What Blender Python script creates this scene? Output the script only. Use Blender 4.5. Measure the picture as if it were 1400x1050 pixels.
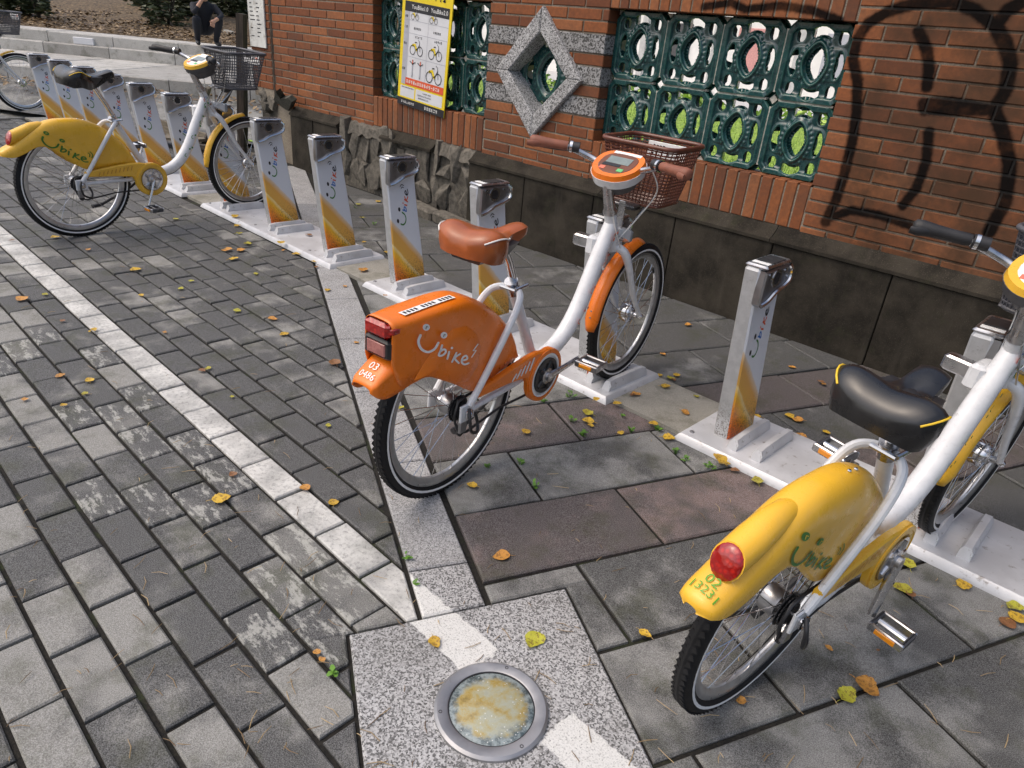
import bpy, bmesh, math, random
from mathutils import Vector, Matrix
import numpy as np
random.seed(7)
R_ = math.radians
S = bpy.context.scene
for o in list(bpy.data.objects): bpy.data.objects.remove(o)
COL = S.collection

# ------------------------------------------------------------------ camera
CAMH = 1.30
RT = Vector((0.70792964, 0.70125778, 0.084102)); UP = Vector((-0.36800887, 0.26460715, 0.89137676)); FW = Vector((-0.6028309, 0.66198231, -0.44539233))
FPX = 961.114
cam = bpy.data.cameras.new('camera'); camo = bpy.data.objects.new('camera', cam); COL.objects.link(camo)
M = Matrix((RT, UP, -FW)).transposed().to_4x4(); M.translation = (0, 0, CAMH)
camo.matrix_world = M
cam.sensor_width = 36; cam.lens = FPX / 1400 * 36; cam.clip_end = 3000; cam.clip_start = .05
S.camera = camo
# ------------------------------------------------------------------ sky, sun, exposure
SUN_EL, SUN_AZ = 58, 215      # degrees; azimuth of the sun measured clockwise from +Y
w = bpy.data.worlds.new('World'); S.world = w; w.use_nodes = True
nt = w.node_tree; bg = nt.nodes['Background']
sky = nt.nodes.new('ShaderNodeTexSky'); sky.sky_type = 'NISHITA'; sky.sun_disc = False
sky.sun_elevation = R_(SUN_EL); sky.sun_rotation = R_(SUN_AZ); sky.dust_density = 6; sky.air_density = 1.0; sky.ozone_density = 1.0
nt.links.new(sky.outputs[0], bg.inputs[0]); bg.inputs[1].default_value = 0.15
sl = bpy.data.lights.new('sun', 'SUN'); sl.energy = .55; sl.angle = R_(110); sl.color = (1, .975, .93)
so = bpy.data.objects.new('sun', sl); COL.objects.link(so)
sd = Vector((math.sin(R_(SUN_AZ)) * math.cos(R_(SUN_EL)), math.cos(R_(SUN_AZ)) * math.cos(R_(SUN_EL)), math.sin(R_(SUN_EL))))
so.rotation_euler = sd.to_track_quat('Z', 'Y').to_euler(); so.location = (0, 0, 8)
S.view_settings.view_transform = 'Standard'; S.view_settings.look = 'None'
S.view_settings.exposure = 0.32; S.view_settings.gamma = 1
S.render.resolution_x = 1024; S.render.resolution_y = 768

# ------------------------------------------------------------------ pixel helpers (photo pixels, 1400x1050)
def ray(x, y): return FW + RT * ((x - 700) / FPX) - UP * ((y - 525) / FPX)
def gnd(x, y, z=0.0):
    d = ray(x, y); t = (z - CAMH) / d.z; return Vector((0, 0, CAMH)) + d * t
def onwall(x, y, Y):
    d = ray(x, y); return Vector((0, 0, CAMH)) + d * (Y / d.y)
def proj(P):
    d = Vector(P) - Vector((0, 0, CAMH)); z = d.dot(FW)
    if z < .05: return (-9999, -9999, z)
    return (700 + FPX * d.dot(RT) / z, 525 - FPX * d.dot(UP) / z, z)

# ------------------------------------------------------------------ material helpers
class NT:
    def __init__(s, name):
        s.m = bpy.data.materials.new(name); s.m.use_nodes = True; s.t = s.m.node_tree
        s.b = s.t.nodes['Principled BSDF']
    def n(s, typ, ins=None, **kw):
        nd = s.t.nodes.new('ShaderNode' + typ)
        for k, v in kw.items(): setattr(nd, k, v)
        for k, v in (ins or {}).items(): s.set(nd.inputs[k], v)
        return nd
    def set(s, inp, v):
        if isinstance(v, bpy.types.NodeSocket): s.t.links.new(v, inp)
        elif isinstance(v, tuple) and len(v) == 3 and inp.type == 'RGBA': inp.default_value = (*v, 1)
        else: inp.default_value = v
    def p(s, **kw):
        for k, v in kw.items(): s.set(s.b.inputs[k.replace('_', ' ')], v)
        return s.m
    def pos(s): return s.n('NewGeometry').outputs['Position']
    def obj(s): return s.n('TexCoord').outputs['Object']
    def noise(s, vec, scale, detail=4, rough=.55, out='Fac', dim='3D'):
        return s.n('TexNoise', {'Vector': vec, 'Scale': scale, 'Detail': detail, 'Roughness': rough}).outputs[out]
    def ramp(s, fac, stops, interp='LINEAR'):
        r = s.n('ValToRGB', {'Fac': fac}); e = r.color_ramp; e.interpolation = interp
        while len(e.elements) < len(stops): e.elements.new(.5)
        for el, (p, c) in zip(e.elements, stops):
            el.position = p; el.color = (*c, 1) if isinstance(c, tuple) else (c, c, c, 1)
        return r.outputs['Color']
    def mix(s, fac, a, b, mode='MIX'):
        m = s.n('Mix', data_type='RGBA', blend_type=mode, clamp_factor=True)
        s.set(m.inputs[0], fac); s.set(m.inputs[6], a); s.set(m.inputs[7], b); return m.outputs[2]
    def math(s, op, a, b=None, c=None, clamp=False):
        m = s.n('Math', operation=op, use_clamp=clamp); s.set(m.inputs[0], a)
        if b is not None: s.set(m.inputs[1], b)
        if c is not None: s.set(m.inputs[2], c)
        return m.outputs[0]
    def maprange(s, v, a, b, c=0., d=1., smooth=True):
        m = s.n('MapRange', {'Value': v, 'From Min': a, 'From Max': b, 'To Min': c, 'To Max': d}, clamp=True)
        if smooth: m.interpolation_type = 'SMOOTHSTEP'
        return m.outputs[0]
    def bump(s, h, strength=.3, dist=.002, normal=None):
        b = s.n('Bump', {'Height': h, 'Strength': strength, 'Distance': dist})
        if normal: s.set(b.inputs['Normal'], normal)
        s.set(s.b.inputs['Normal'], b.outputs[0]); return b.outputs[0]
    def sep(s, v):
        n = s.n('SeparateXYZ', {0: v}); return n.outputs
def g3(v): return (v, v, v)

def simple(name, col, rough=.5, metal=0., coat=0., nscale=30, namt=.15, bump=0., bscale=300, dirt=None, spec=.5):
    m = NT(name); pos = m.obj()
    f = m.noise(pos, nscale, 5)
    c = m.mix(m.maprange(f, .35, .7), tuple(x * (1 - namt) for x in col), tuple(min(1, x * (1 + namt)) for x in col))
    r = m.maprange(f, .3, .7, max(.03, rough - .07), min(1, rough + .07))
    if dirt:
        d = m.maprange(m.noise(pos, dirt[1], 8, .7), dirt[2], dirt[2] + .12)
        c = m.mix(m.math('MULTIPLY', d, dirt[3]), c, dirt[0])
    if bump: m.bump(m.noise(pos, bscale, 3), bump, .001)
    return m.p(Base_Color=c, Roughness=r, Metallic=metal, Coat_Weight=coat, Coat_Roughness=.12, Specular_IOR_Level=spec)

MT = {}
MT['white_paint'] = simple('white_paint', (.72, .73, .74), .32, coat=.4, namt=.05, dirt=((.2, .17, .13), 26, .62, .6))
MT['silver'] = simple('silver_metal', (.55, .55, .56), .28, 1., namt=.08)
MT['chrome'] = simple('chrome', (.66, .66, .67), .14, 1., namt=.08)
MT['dull_metal'] = simple('dull_metal', (.34, .34, .35), .33, .9, nscale=20, namt=.1)
MT['rim_metal'] = simple('rim_metal', (.58, .59, .60), .34, .9, namt=.08, dirt=((.12, .1, .08), 40, .62, .6))
MT['rubber'] = simple('black_rubber', (.010, .010, .011), .6, namt=.3, bump=.35, bscale=260, dirt=((.05, .045, .036), 24, .6, .4), spec=.3)
MT['black_plastic'] = simple('black_plastic', (.02, .02, .022), .42, namt=.2)
MT['dark_grey'] = simple('dark_grey_plastic', (.07, .07, .075), .5, namt=.2)
MT['grey_basket'] = simple('grey_basket_plastic', (.075, .075, .085), .45, namt=.2)
MT['brown_basket'] = simple('brown_basket_plastic', (.13, .04, .022), .38, coat=.2, namt=.2)
MT['yellow_paint'] = simple('yellow_paint', (.86, .43, .018), .26, coat=.55, nscale=9, namt=.06, dirt=((.25, .13, .03), 60, .67, .6))
MT['orange_paint'] = simple('orange_paint', (.90, .205, .006), .27, coat=.5, nscale=9, namt=.05, dirt=((.3, .09, .02), 60, .69, .5))
def shell(name, col, scuff):
    m = NT(name); o = m.obj(); f = m.noise(o, 7., 5, .6)
    c = m.mix(m.maprange(f, .35, .7), tuple(x * .9 for x in col), col)
    q = m.n('Mapping', {'Vector': o, 'Scale': (30., 14., 190.), 'Rotation': (.5, 0, 0)}).outputs[0]
    sc = m.math('MULTIPLY', m.maprange(m.noise(q, 1., 3, .6), .64, .68), m.maprange(m.noise(o, 6., 3), .5, .62))
    q2 = m.n('Mapping', {'Vector': o, 'Scale': (40., 150., 20.), 'Rotation': (-.8, 0, 0)}).outputs[0]
    sc2 = m.math('MULTIPLY', m.maprange(m.noise(q2, 1., 3, .6), .66, .69), m.maprange(m.noise(o, 8., 3), .52, .64))
    c = m.mix(m.math('MULTIPLY', m.math('MAXIMUM', sc, sc2), .4), c, scuff)
    dust = m.math('MULTIPLY', m.maprange(m.noise(o, 16., 8, .72), .5, .8), .14); c = m.mix(dust, c, (.34, .26, .17))
    chip = m.maprange(m.noise(o, 90., 4, .7), .71, .74); c = m.mix(m.math('MULTIPLY', chip, .7), c, (.12, .07, .03))
    m.bump(m.noise(o, 5., 3), .05, .01)
    return m.p(Base_Color=c, Roughness=m.maprange(m.noise(o, 20., 6, .65), .3, .7, .22, .42), Coat_Weight=.15, Coat_Roughness=.25)
MT['yellow_paint'] = shell('yellow_paint', (.88, .50, .04), (.9, .68, .3)); MT['orange_paint'] = shell('orange_paint', (.88, .20, .008), (.92, .42, .2))
MT['black_leather'] = simple('black_leather', (.014, .014, .015), .3, coat=.25, nscale=14, namt=.2, bump=.1, bscale=500)
MT['brown_leather'] = simple('brown_leather', (.34, .085, .018), .34, coat=.2, nscale=12, namt=.16, bump=.14, bscale=450)
MT['grip_brown'] = simple('grip_brown', (.24, .085, .05), .6, namt=.12, bump=.4, bscale=420)
MT['grip_black'] = simple('grip_black', (.018, .018, .02), .55, namt=.2, bump=.5, bscale=420)
MT['yellow_trim'] = simple('yellow_trim', (.85, .55, .03), .45, namt=.05)
MT['white_trim'] = simple('white_trim', (.82, .8, .76), .45, namt=.05)
MT['logo_green'] = simple('logo_green', (.035, .19, .02), .4, namt=.1)
MT['logo_white'] = simple('logo_white', (.86, .86, .84), .4, namt=.03)
MT['logo_blue'] = simple('logo_blue', (.03, .16, .5), .4, namt=.1)
MT['logo_red'] = simple('logo_red', (.7, .1, .03), .4, namt=.1)
MT['logo_black'] = simple('logo_black', (.02, .02, .025), .4, namt=.1)
MT['lime'] = simple('lime_print', (.10, .33, .015), .4, namt=.05)
MT['reflector'] = simple('amber_reflector', (.85, .3, .01), .2, coat=.6, namt=.1)
def _red():
    m = NT('red_lens'); o = m.obj()
    v = m.n('TexVoronoi', {'Vector': o, 'Scale': 95.}).outputs['Distance']
    m.bump(v, .5, .002)
    return m.p(Base_Color=m.mix(m.maprange(v, .1, .6), (.5, .016, .008), (.3, .008, .006)), Roughness=.12, Coat_Weight=.8)
MT['red_lens'] = _red()
MT['lcd'] = simple('lcd_screen', (.2, .24, .22), .12, coat=.5, namt=.1)
MT['console_brown'] = simple('console_brown', (.17, .06, .03), .4, namt=.08)
MT['button_red'] = simple('button_red', (.8, .2, .12), .4, namt=.05)
MT['button_green'] = simple('button_green', (.15, .55, .2), .4, namt=.05)
MT['headlight_glass'] = simple('headlight_glass', (.28, .3, .32), .08, coat=.8, namt=.1)

# ---- paving materials: tone attribute + world-position stains
def paver_mat(name, dark, light, red=None, paint=0, residue=False, wet=True):
    m = NT(name); P = m.pos(); x = m.sep(P)
    tone = m.n('Attribute', attribute_name='tone').outputs['Fac']
    big = m.noise(P, 3.1, 6, .6); mid = m.noise(P, 11., 5, .6); fine = m.noise(P, 420., 2, .6); sp = m.noise(P, 900., 1, .5)
    stain = m.math('ADD', m.math('MULTIPLY', big, .75), m.math('MULTIPLY', mid, .35))
    t = m.math('ADD', tone, m.math('MULTIPLY', m.math('SUBTRACT', stain, .55), 4.2 if wet else 1.1), clamp=True)
    t = m.maprange(t, .12, .9)
    c = m.mix(t, dark, light)
    c = m.mix(m.maprange(fine, .3, .72), m.mix(.45, c, g3(.015)), m.mix(.28, c, g3(.55)))
    c = m.mix(m.math('MULTIPLY', m.maprange(sp, .66, .74), .5), c, g3(.55))
    green = m.math('MULTIPLY', m.maprange(m.noise(P, 6.5, 6, .7), .48, .68), .42)
    c = m.mix(green, c, (.05, .055, .022))
    if residue:
        q = m.n('Mapping', {'Vector': P, 'Scale': (10., 26., 1.), 'Rotation': (0, 0, .25)}).outputs[0]
        r1 = m.maprange(m.noise(q, 1.1, 9, .72), .50, .57); r2 = m.maprange(m.noise(P, 60, 6, .7), .36, .5)
        c = m.mix(m.math('MULTIPLY', m.math('MULTIPLY', r1, r2), .68), c, (.46, .46, .42))
    if paint:
        wear = m.maprange(m.noise(P, 70., 8, .75), paint - .16, paint + .1)
        w2 = m.maprange(m.noise(P, 7., 4, .6), .3, .72, 1., .45)
        f = m.math('MULTIPLY', m.math('SUBTRACT', 1., m.math('MULTIPLY', wear, .75)), w2, clamp=True)
        c = m.mix(f, c, (.66, .655, .62))
    h = m.math('ADD', fine, m.math('MULTIPLY', m.noise(P, 90., 4), 1.4))
    m.bump(h, .45, .0025)
    rg = m.maprange(t, 0., 1., .62, .88)
    return m.p(Base_Color=c, Roughness=rg, Specular_IOR_Level=.4)
MT['paver'] = paver_mat('small_paver', (.016, .0165, .0135), (.29, .285, .258))
MT['paver_residue'] = paver_mat('small_paver_paint_residue', (.022, .022, .019), (.17, .168, .15), residue=True)
MT['paver_white'] = paver_mat('small_paver_white', (.05, .05, .048), (.22, .22, .21), paint=.62)
MT['slab_grey'] = paver_mat('grey_slab', (.017, .018, .0145), (.23, .23, .215))
MT['slab_red'] = paver_mat('red_slab', (.038, .017, .0135), (.19, .115, .10))
def granite(name, lightc=.47, darkc=.05, scale=150., paintband=None, amt=.5):
    m = NT(name); P = m.pos()
    v = m.n('TexVoronoi', {'Vector': P, 'Scale': scale}); sepc = m.n('SeparateColor', {0: v.outputs['Color']}).outputs[0]
    n = m.noise(P, scale * 1.6, 3, .6)
    f = m.math('ADD', m.math('MULTIPLY', sepc, .65), m.math('MULTIPLY', n, .5))
    c = m.ramp(f, [(.22, g3(darkc)), (.42, g3(darkc * 2.6)), (.56, g3(lightc * .66)), (.8, g3(lightc))])
    big = m.maprange(m.noise(P, 4.5, 5, .6), .35, .7)
    c = m.mix(m.math('MULTIPLY', big, .32), c, (.11, .105, .09))
    if paintband:
        y = m.sep(P)[1]; x = m.sep(P)[0]; wob = m.math('MULTIPLY', m.math('SUBTRACT', m.noise(P, 40., 4), .5), .022)
        yy = m.math('ADD', y, wob)
        a = m.math('MULTIPLY', m.maprange(yy, paintband[0], paintband[0] + .004), m.maprange(yy, paintband[1], paintband[1] + .004, 1., 0.))
        gap = m.math('ADD', m.maprange(m.math('ADD', x, m.math('MULTIPLY', wob, 2.)), -.79, -.785, 1., 0.), m.maprange(m.math('ADD', x, m.math('MULTIPLY', wob, 2.)), -.565, -.56))
        wear = m.maprange(m.noise(P, 260., 3, .7), .5, .64, .86, .25)
        c = m.mix(m.math('MULTIPLY', m.math('MULTIPLY', a, gap), wear), c, (.7, .7, .67))
    m.bump(n, .25, .0012)
    return m.p(Base_Color=c, Roughness=.78)
MT['granite'] = granite('granite_strip', .46, .1, 330.)
MT['granite_slab'] = granite('granite_slab', .5, .06, 270., paintband=(.80, .905))
MT['granite_wall'] = granite('granite_wall', .36, .022, 120.); MT['granite_frame'] = granite('granite_frame', .56, .05, 190.)
MT['concrete_pale'] = paver_mat('pale_stone', (.36, .34, .28), (.72, .7, .62), wet=False)
MT['step_top'] = paver_mat('step_stone', (.36, .34, .30), (.64, .62, .57), wet=False)
def joint_mat():
    m = NT('joint_soil'); P = m.pos(); n = m.noise(P, 140., 5, .7); g = m.maprange(m.noise(P, 7., 5, .65), .55, .68)
    c = m.mix(m.maprange(n, .3, .7), (.004, .004, .0035), (.024, .021, .016)); c = m.mix(m.math('MULTIPLY', g, .55), c, (.035, .05, .014))
    m.bump(n, .8, .004); return m.p(Base_Color=c, Roughness=.95)
MT['joint'] = joint_mat()
def soil_mat():
    m = NT('leaf_litter_soil'); P = m.pos(); v = m.n('TexVoronoi', {'Vector': P, 'Scale': 26.}).outputs['Color']
    f = m.n('SeparateColor', {0: v}).outputs[0]
    c = m.ramp(f, [(.0, (.03, .02, .012)), (.4, (.08, .053, .026)), (.7, (.15, .10, .05)), (1., (.22, .16, .085))]); m.bump(f, .8, .02)
    return m.p(Base_Color=c, Roughness=.9)
MT['soil'] = soil_mat()
# ---- wall materials with spray paint laid over them (flat paint, follows the wall)
YW = 3.56; YP = 3.50
def G4(pts): return [onwall(1000 + x / 3.1825, y / 3.1825, YW) for x, y in pts]
STROKES = [(G4([(-120, 30), (0, 12), (60, 40), (215, 25), (350, 45), (470, 90)]), .016),
 (G4([(1140, 110), (1060, 45), (960, 8), (800, 15), (680, 50), (590, 105), (545, 175), (528, 260), (548, 350), (545, 480), (525, 620), (490, 760), (455, 870), (410, 965)]), .0215),
 (G4([(1300, -10), (1200, 45), (1150, 115), (1190, 190), (1213, 270), (1195, 390), (1140, 475), (1185, 590), (1212, 720), (1190, 880), (1120, 1010)]), .024),
 (G4([(815, 135), (850, 220), (860, 300), (850, 378)]), .021),
 (G4([(840, 480), (835, 450), (960, 445), (1130, 478), (960, 482), (850, 476)]), .02),
 (G4([(858, 575), (848, 700), (805, 820), (745, 895)]), .019),
 (G4([(410, 955), (520, 915), (640, 935), (760, 975), (840, 1005), (1000, 1040)]), .018)]
def graffiti_group():
    g = bpy.data.node_groups.new('spray_paint', 'ShaderNodeTree')
    g.interface.new_socket('Fac', in_out='OUTPUT', socket_type='NodeSocketFloat')
    g.interface.new_socket('Wash', in_out='OUTPUT', socket_type='NodeSocketFloat')
    h = NT.__new__(NT); h.t = g
    P = h.n('NewGeometry').outputs['Position']; s = h.sep(P)
    p = h.n('CombineXYZ', {0: s[0], 2: s[2]}).outputs[0]
    cur = None
    def vm(op, a, b=None, scale=None, out=0):
        n = h.n('VectorMath', operation=op); h.set(n.inputs[0], a)
        if b is not None: h.set(n.inputs[1], b)
        if scale is not None: h.set(n.inputs['Scale'], scale)
        return n.outputs['Value' if out else 'Vector']
    for pts, wd in STROKES:
        for a, b in zip(pts[:-1], pts[1:]):
            A = (a.x, 0, a.z); D = (b.x - a.x, 0, b.z - a.z); L2 = D[0] ** 2 + D[2] ** 2
            pa = vm('SUBTRACT', p, A); t = h.math('MAXIMUM', h.math('MINIMUM', vm('DOT_PRODUCT', pa, (D[0] / L2, 0, D[2] / L2), out=1), 1.), 0.)
            dv = vm('SUBTRACT', pa, vm('SCALE', D, scale=t)); d = h.math('SUBTRACT', vm('LENGTH', dv, out=1), wd)
            cur = d if cur is None else h.math('MINIMUM', cur, d)
    nz = h.noise(P, 55., 4, .6); nb = h.math('MULTIPLY', h.math('SUBTRACT', nz, .5), .012)
    fac = h.math('MULTIPLY', h.maprange(h.math('ADD', cur, nb), -.006, .013, .97, 0.), h.maprange(h.noise(P, 9., 6, .65), .34, .56, .84, 1.))
    out = g.nodes.new('NodeGroupOutput'); g.links.new(fac, out.inputs[0])
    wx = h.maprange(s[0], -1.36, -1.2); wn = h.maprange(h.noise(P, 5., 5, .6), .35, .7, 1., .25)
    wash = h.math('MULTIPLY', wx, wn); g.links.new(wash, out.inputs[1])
    return g
GRAF = graffiti_group()
def over_paint(m, c):
    g = m.t.nodes.new('ShaderNodeGroup'); g.node_tree = GRAF
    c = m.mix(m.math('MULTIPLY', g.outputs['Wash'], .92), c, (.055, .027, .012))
    return m.mix(g.outputs['Fac'], c, (.0035, .0033, .0033)), g.outputs['Fac']
def brick_mat():
    m = NT('red_brick'); P = m.pos(); tone = m.n('Attribute', attribute_name='tone').outputs['Fac']
    c = m.ramp(tone, [(0., (.15, .05, .022)), (.35, (.24, .077, .027)), (.7, (.315, .105, .034)), (1., (.38, .15, .06))])
    n = m.noise(P, 45., 6, .65); c = m.mix(m.maprange(n, .3, .75), m.mix(.4, c, (.055, .026, .017)), c)
    fine = m.noise(P, 500., 3, .6)
    soot = m.math('MULTIPLY', m.maprange(m.noise(P, 2.2, 6, .65), .42, .72), .5); c = m.mix(soot, c, (.075, .05, .036))
    c, gf = over_paint(m, c)
    m.bump(m.math('ADD', fine, n), .35, .002)
    return m.p(Base_Color=c, Roughness=.8, Specular_IOR_Level=m.maprange(gf, 0., 1., .35, .08))
MT['brick'] = brick_mat()
def mortar_mat():
    m = NT('mortar'); P = m.pos(); n = m.noise(P, 160., 5, .7); b = m.noise(P, 3., 4, .6)
    c = m.mix(m.maprange(n, .3, .7), (.17, .14, .105), (.34, .3, .235)); c = m.mix(m.math('MULTIPLY', m.maprange(b, .4, .7), .6), c, (.1, .075, .05))
    c, gf = over_paint(m, c); m.bump(n, .6, .003); return m.p(Base_Color=c, Roughness=.9)
MT['mortar'] = mortar_mat()
def plinth_mat():
    m = NT('dark_render'); P = m.pos(); fine = m.noise(P, 330., 3, .65); big = m.noise(P, 4., 6, .65)
    q = m.n('Mapping', {'Vector': P, 'Scale': (14., 1., 1.8)}).outputs[0]; streak = m.noise(q, 1., 5, .6)
    c = m.mix(m.maprange(big, .3, .7), (.013, .0115, .009), (.05, .043, .033)); c = m.mix(m.math('MULTIPLY', m.maprange(streak, .52, .78), .4), c, (.07, .062, .05))
    c = m.mix(m.math('MULTIPLY', m.maprange(fine, .62, .7), .7), c, (.3, .26, .18)); c = m.mix(m.math('MULTIPLY', m.maprange(m.noise(P, 9., 5, .7), .55, .72), .35), c, (.035, .04, .018))
    m.bump(fine, .7, .003); return m.p(Base_Color=c, Roughness=.9, Specular_IOR_Level=.2)
MT['plinth'] = plinth_mat()
def rubble_mat(name, a, b):
    m = NT(name); P = m.pos(); n = m.noise(P, 28., 7, .68); f = m.noise(P, 200., 4, .7); tone = m.n('ObjectInfo').outputs['Random']
    c = m.mix(m.maprange(n, .3, .7), a, b); c = m.mix(m.math('MULTIPLY', tone, .35), c, tuple(x * .4 for x in a)); c = m.mix(m.maprange(f, .55, .75, 0., .45), c, (.42, .39, .32))
    m.bump(m.math('ADD', n, f), .8, .006); return m.p(Base_Color=c, Roughness=.9)
MT['rubble'] = rubble_mat('rubble_stone', (.075, .068, .055), (.21, .19, .155))
MT['rubble_dark'] = rubble_mat('rubble_mortar', (.05, .044, .036), (.17, .155, .125))
MT['slate'] = rubble_mat('mossy_slab', (.035, .036, .028), (.12, .115, .09))
def tile_mat():
    m = NT('green_glaze'); P = m.obj(); n = m.noise(P, 18., 5, .6); s = m.sep(P)[1]
    c = m.mix(m.maprange(n, .3, .7), (.004, .03, .033), (.010, .066, .066))
    edge = m.n('NewGeometry').outputs['Pointiness']; c = m.mix(m.maprange(edge, .5, .56), c, (.025, .10, .08))
    c = m.mix(m.math('MULTIPLY', m.maprange(m.noise(m.pos(), 24., 8, .72), .56, .72), .5), c, (.10, .10, .08)); m.bump(m.noise(P, 60., 4), .12, .002)
    return m.p(Base_Color=c, Roughness=m.maprange(m.noise(m.pos(), 30., 5), .35, .65, .12, .35), Coat_Weight=.5, Coat_Roughness=.08)
MT['glaze'] = tile_mat()
MT['grout'] = simple('grout_white', (.52, .49, .43), .85, nscale=40, namt=.25)
def wood(name, a, b):
    m = NT(name); o = m.obj(); q = m.n('Mapping', {'Vector': o, 'Scale': (60., 4., 60.)}).outputs[0]; n = m.noise(q, 1., 6, .65)
    m.bump(n, .5, .003); return m.p(Base_Color=m.mix(m.maprange(n, .3, .7), a, b), Roughness=.85)
MT['wood'] = wood('weathered_wood', (.075, .06, .042), (.24, .205, .15)); MT['wood_dark'] = wood('dark_wood', (.02, .015, .011), (.075, .058, .042)); MT['bamboo'] = wood('bamboo_handle', (.4, .3, .14), (.62, .5, .28))
def leafmat(name, a, b):
    m = NT(name); o = m.obj(); n = m.noise(o, 40., 4, .6); r = m.n('ObjectInfo').outputs['Random']
    c = m.mix(m.maprange(n, .35, .68), a, b); c = m.mix(m.math('MULTIPLY', r, .35), c, (.2, .1, .02)); c = m.mix(m.math('MULTIPLY', m.maprange(m.noise(o, 7., 5, .7), .52, .6), .7), c, (.13, .06, .02)); m.bump(n, .3, .002)
    return m.p(Base_Color=c, Roughness=.5)
LEAFM = [leafmat('leaf_yellow', (.6, .36, .025), (.72, .5, .06)), leafmat('leaf_orange', (.55, .24, .04), (.7, .36, .08)), leafmat('leaf_lime', (.36, .38, .03), (.55, .5, .05)), leafmat('leaf_brown', (.16, .07, .03), (.34, .16, .07))]
def foliage(name, a, b):
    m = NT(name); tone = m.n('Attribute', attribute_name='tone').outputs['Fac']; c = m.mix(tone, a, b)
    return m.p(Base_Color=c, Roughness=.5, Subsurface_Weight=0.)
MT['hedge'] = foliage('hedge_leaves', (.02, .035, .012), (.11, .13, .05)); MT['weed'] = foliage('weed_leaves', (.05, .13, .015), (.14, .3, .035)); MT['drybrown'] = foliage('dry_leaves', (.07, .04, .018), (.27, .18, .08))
MT['grass'] = foliage('grass_blades', (.10, .22, .03), (.42, .58, .10))
MT['needle'] = foliage('pine_needles', (.12, .07, .03), (.45, .33, .17))

# ------------------------------------------------------------------ mesh helpers
class MB:
    def __init__(s): s.v = []; s.f = []; s.mi = []; s.mats = []; s.tone = []
    def add(s, vf, mat=None, X=None, tone=.5):
        v, f = vf; o = len(s.v)
        if mat not in s.mats: s.mats.append(mat)
        k = s.mats.index(mat)
        s.v += [tuple(X @ Vector(p)) for p in v] if X is not None else [tuple(p) for p in v]
        s.f += [tuple(i + o for i in q) for q in f]; s.mi += [k] * len(f); s.tone += [tone] * len(f)
        return s
    def mesh(s, name, smooth=None, tone=False):
        me = bpy.data.meshes.new(name); me.from_pydata(s.v, [], s.f)
        for m in s.mats: me.materials.append(MT[m] if isinstance(m, str) else m)
        me.polygons.foreach_set('material_index', s.mi)
        if tone:
            a = me.attributes.new('tone', 'FLOAT', 'FACE'); a.data.foreach_set('value', s.tone)
        if smooth is not None:
            me.polygons.foreach_set('use_smooth', [True] * len(me.polygons)); me.set_sharp_from_angle(angle=R_(smooth))
        me.update(); return me
    def build(s, name, parent=None, smooth=None, tone=False):
        return link(name, s.mesh(name, smooth, tone), parent)
def link(name, me, parent=None):
    o = bpy.data.objects.new(name, me); COL.objects.link(o)
    if parent: o.parent = parent
    return o
def tag(o, label, cat, group=None):
    o['label'] = label; o['category'] = cat
    if group: o['group'] = group
    return o
def struct(o): o['kind'] = 'structure'; return o
def stuff(o): o['kind'] = 'stuff'; return o
def empty(name, loc, rz=0):
    o = bpy.data.objects.new(name, None); COL.objects.link(o); o.location = loc; o.rotation_euler = (0, 0, rz); o.empty_display_size = .1; return o

def box(x0, x1, y0, y1, z0, z1):
    v = [(x, y, z) for z in (z0, z1) for y in (y0, y1) for x in (x0, x1)]
    return v, [(0, 2, 3, 1), (4, 5, 7, 6), (0, 1, 5, 4), (2, 6, 7, 3), (0, 4, 6, 2), (1, 3, 7, 5)]
def cbox(x0, x1, y0, y1, z0, z1, c):
    """box with all top/bottom/side edges chamfered, as a loft"""
    rings = []
    for z, i in ((z0, c), (z0 + c, 0), (z1 - c, 0), (z1, c)):
        a, b, d, e = x0 + i, x1 - i, y0 + i, y1 - i; k = c
        rings.append([(a + k, d, z), (b - k, d, z), (b, d + k, z), (b, e - k, z), (b - k, e, z), (a + k, e, z), (a, e - k, z), (a, d + k, z)])
    return loft(rings, True, True)
def loft(rings, cap0=True, cap1=True, closed=True):
    n = len(rings[0]); v = [p for r in rings for p in r]; f = []
    for i in range(len(rings) - 1):
        for j in range(n if closed else n - 1):
            k = (j + 1) % n; f.append((i * n + j, i * n + k, (i + 1) * n + k, (i + 1) * n + j))
    if cap0: f.append(tuple(reversed(range(n))))
    if cap1: f.append(tuple((len(rings) - 1) * n + j for j in range(n)))
    return v, f
def frame_path(pts):
    P = [Vector(p) for p in pts]; T = []
    for i in range(len(P)):
        a = P[max(i - 1, 0)]; b = P[min(i + 1, len(P) - 1)]; T.append((b - a).normalized())
    u = Vector((0, 0, 1)) if abs(T[0].z) < .9 else Vector((1, 0, 0)); fr = []
    for p, t in zip(P, T):
        u = (u - t * u.dot(t)); u = u.normalized() if u.length > 1e-6 else t.orthogonal().normalized()
        fr.append((p, u, t.cross(u)))
    return fr
def tube(pts, r, seg=10, caps=True, flat=1.0):
    rr = r if isinstance(r, (list, tuple)) else [r] * len(pts); rings = []
    for (p, u, v), q in zip(frame_path(pts), rr):
        rings.append([tuple(p + u * (q * math.cos(2 * math.pi * k / seg)) + v * (q * flat * math.sin(2 * math.pi * k / seg))) for k in range(seg)])
    return loft(rings, caps, caps)
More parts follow.
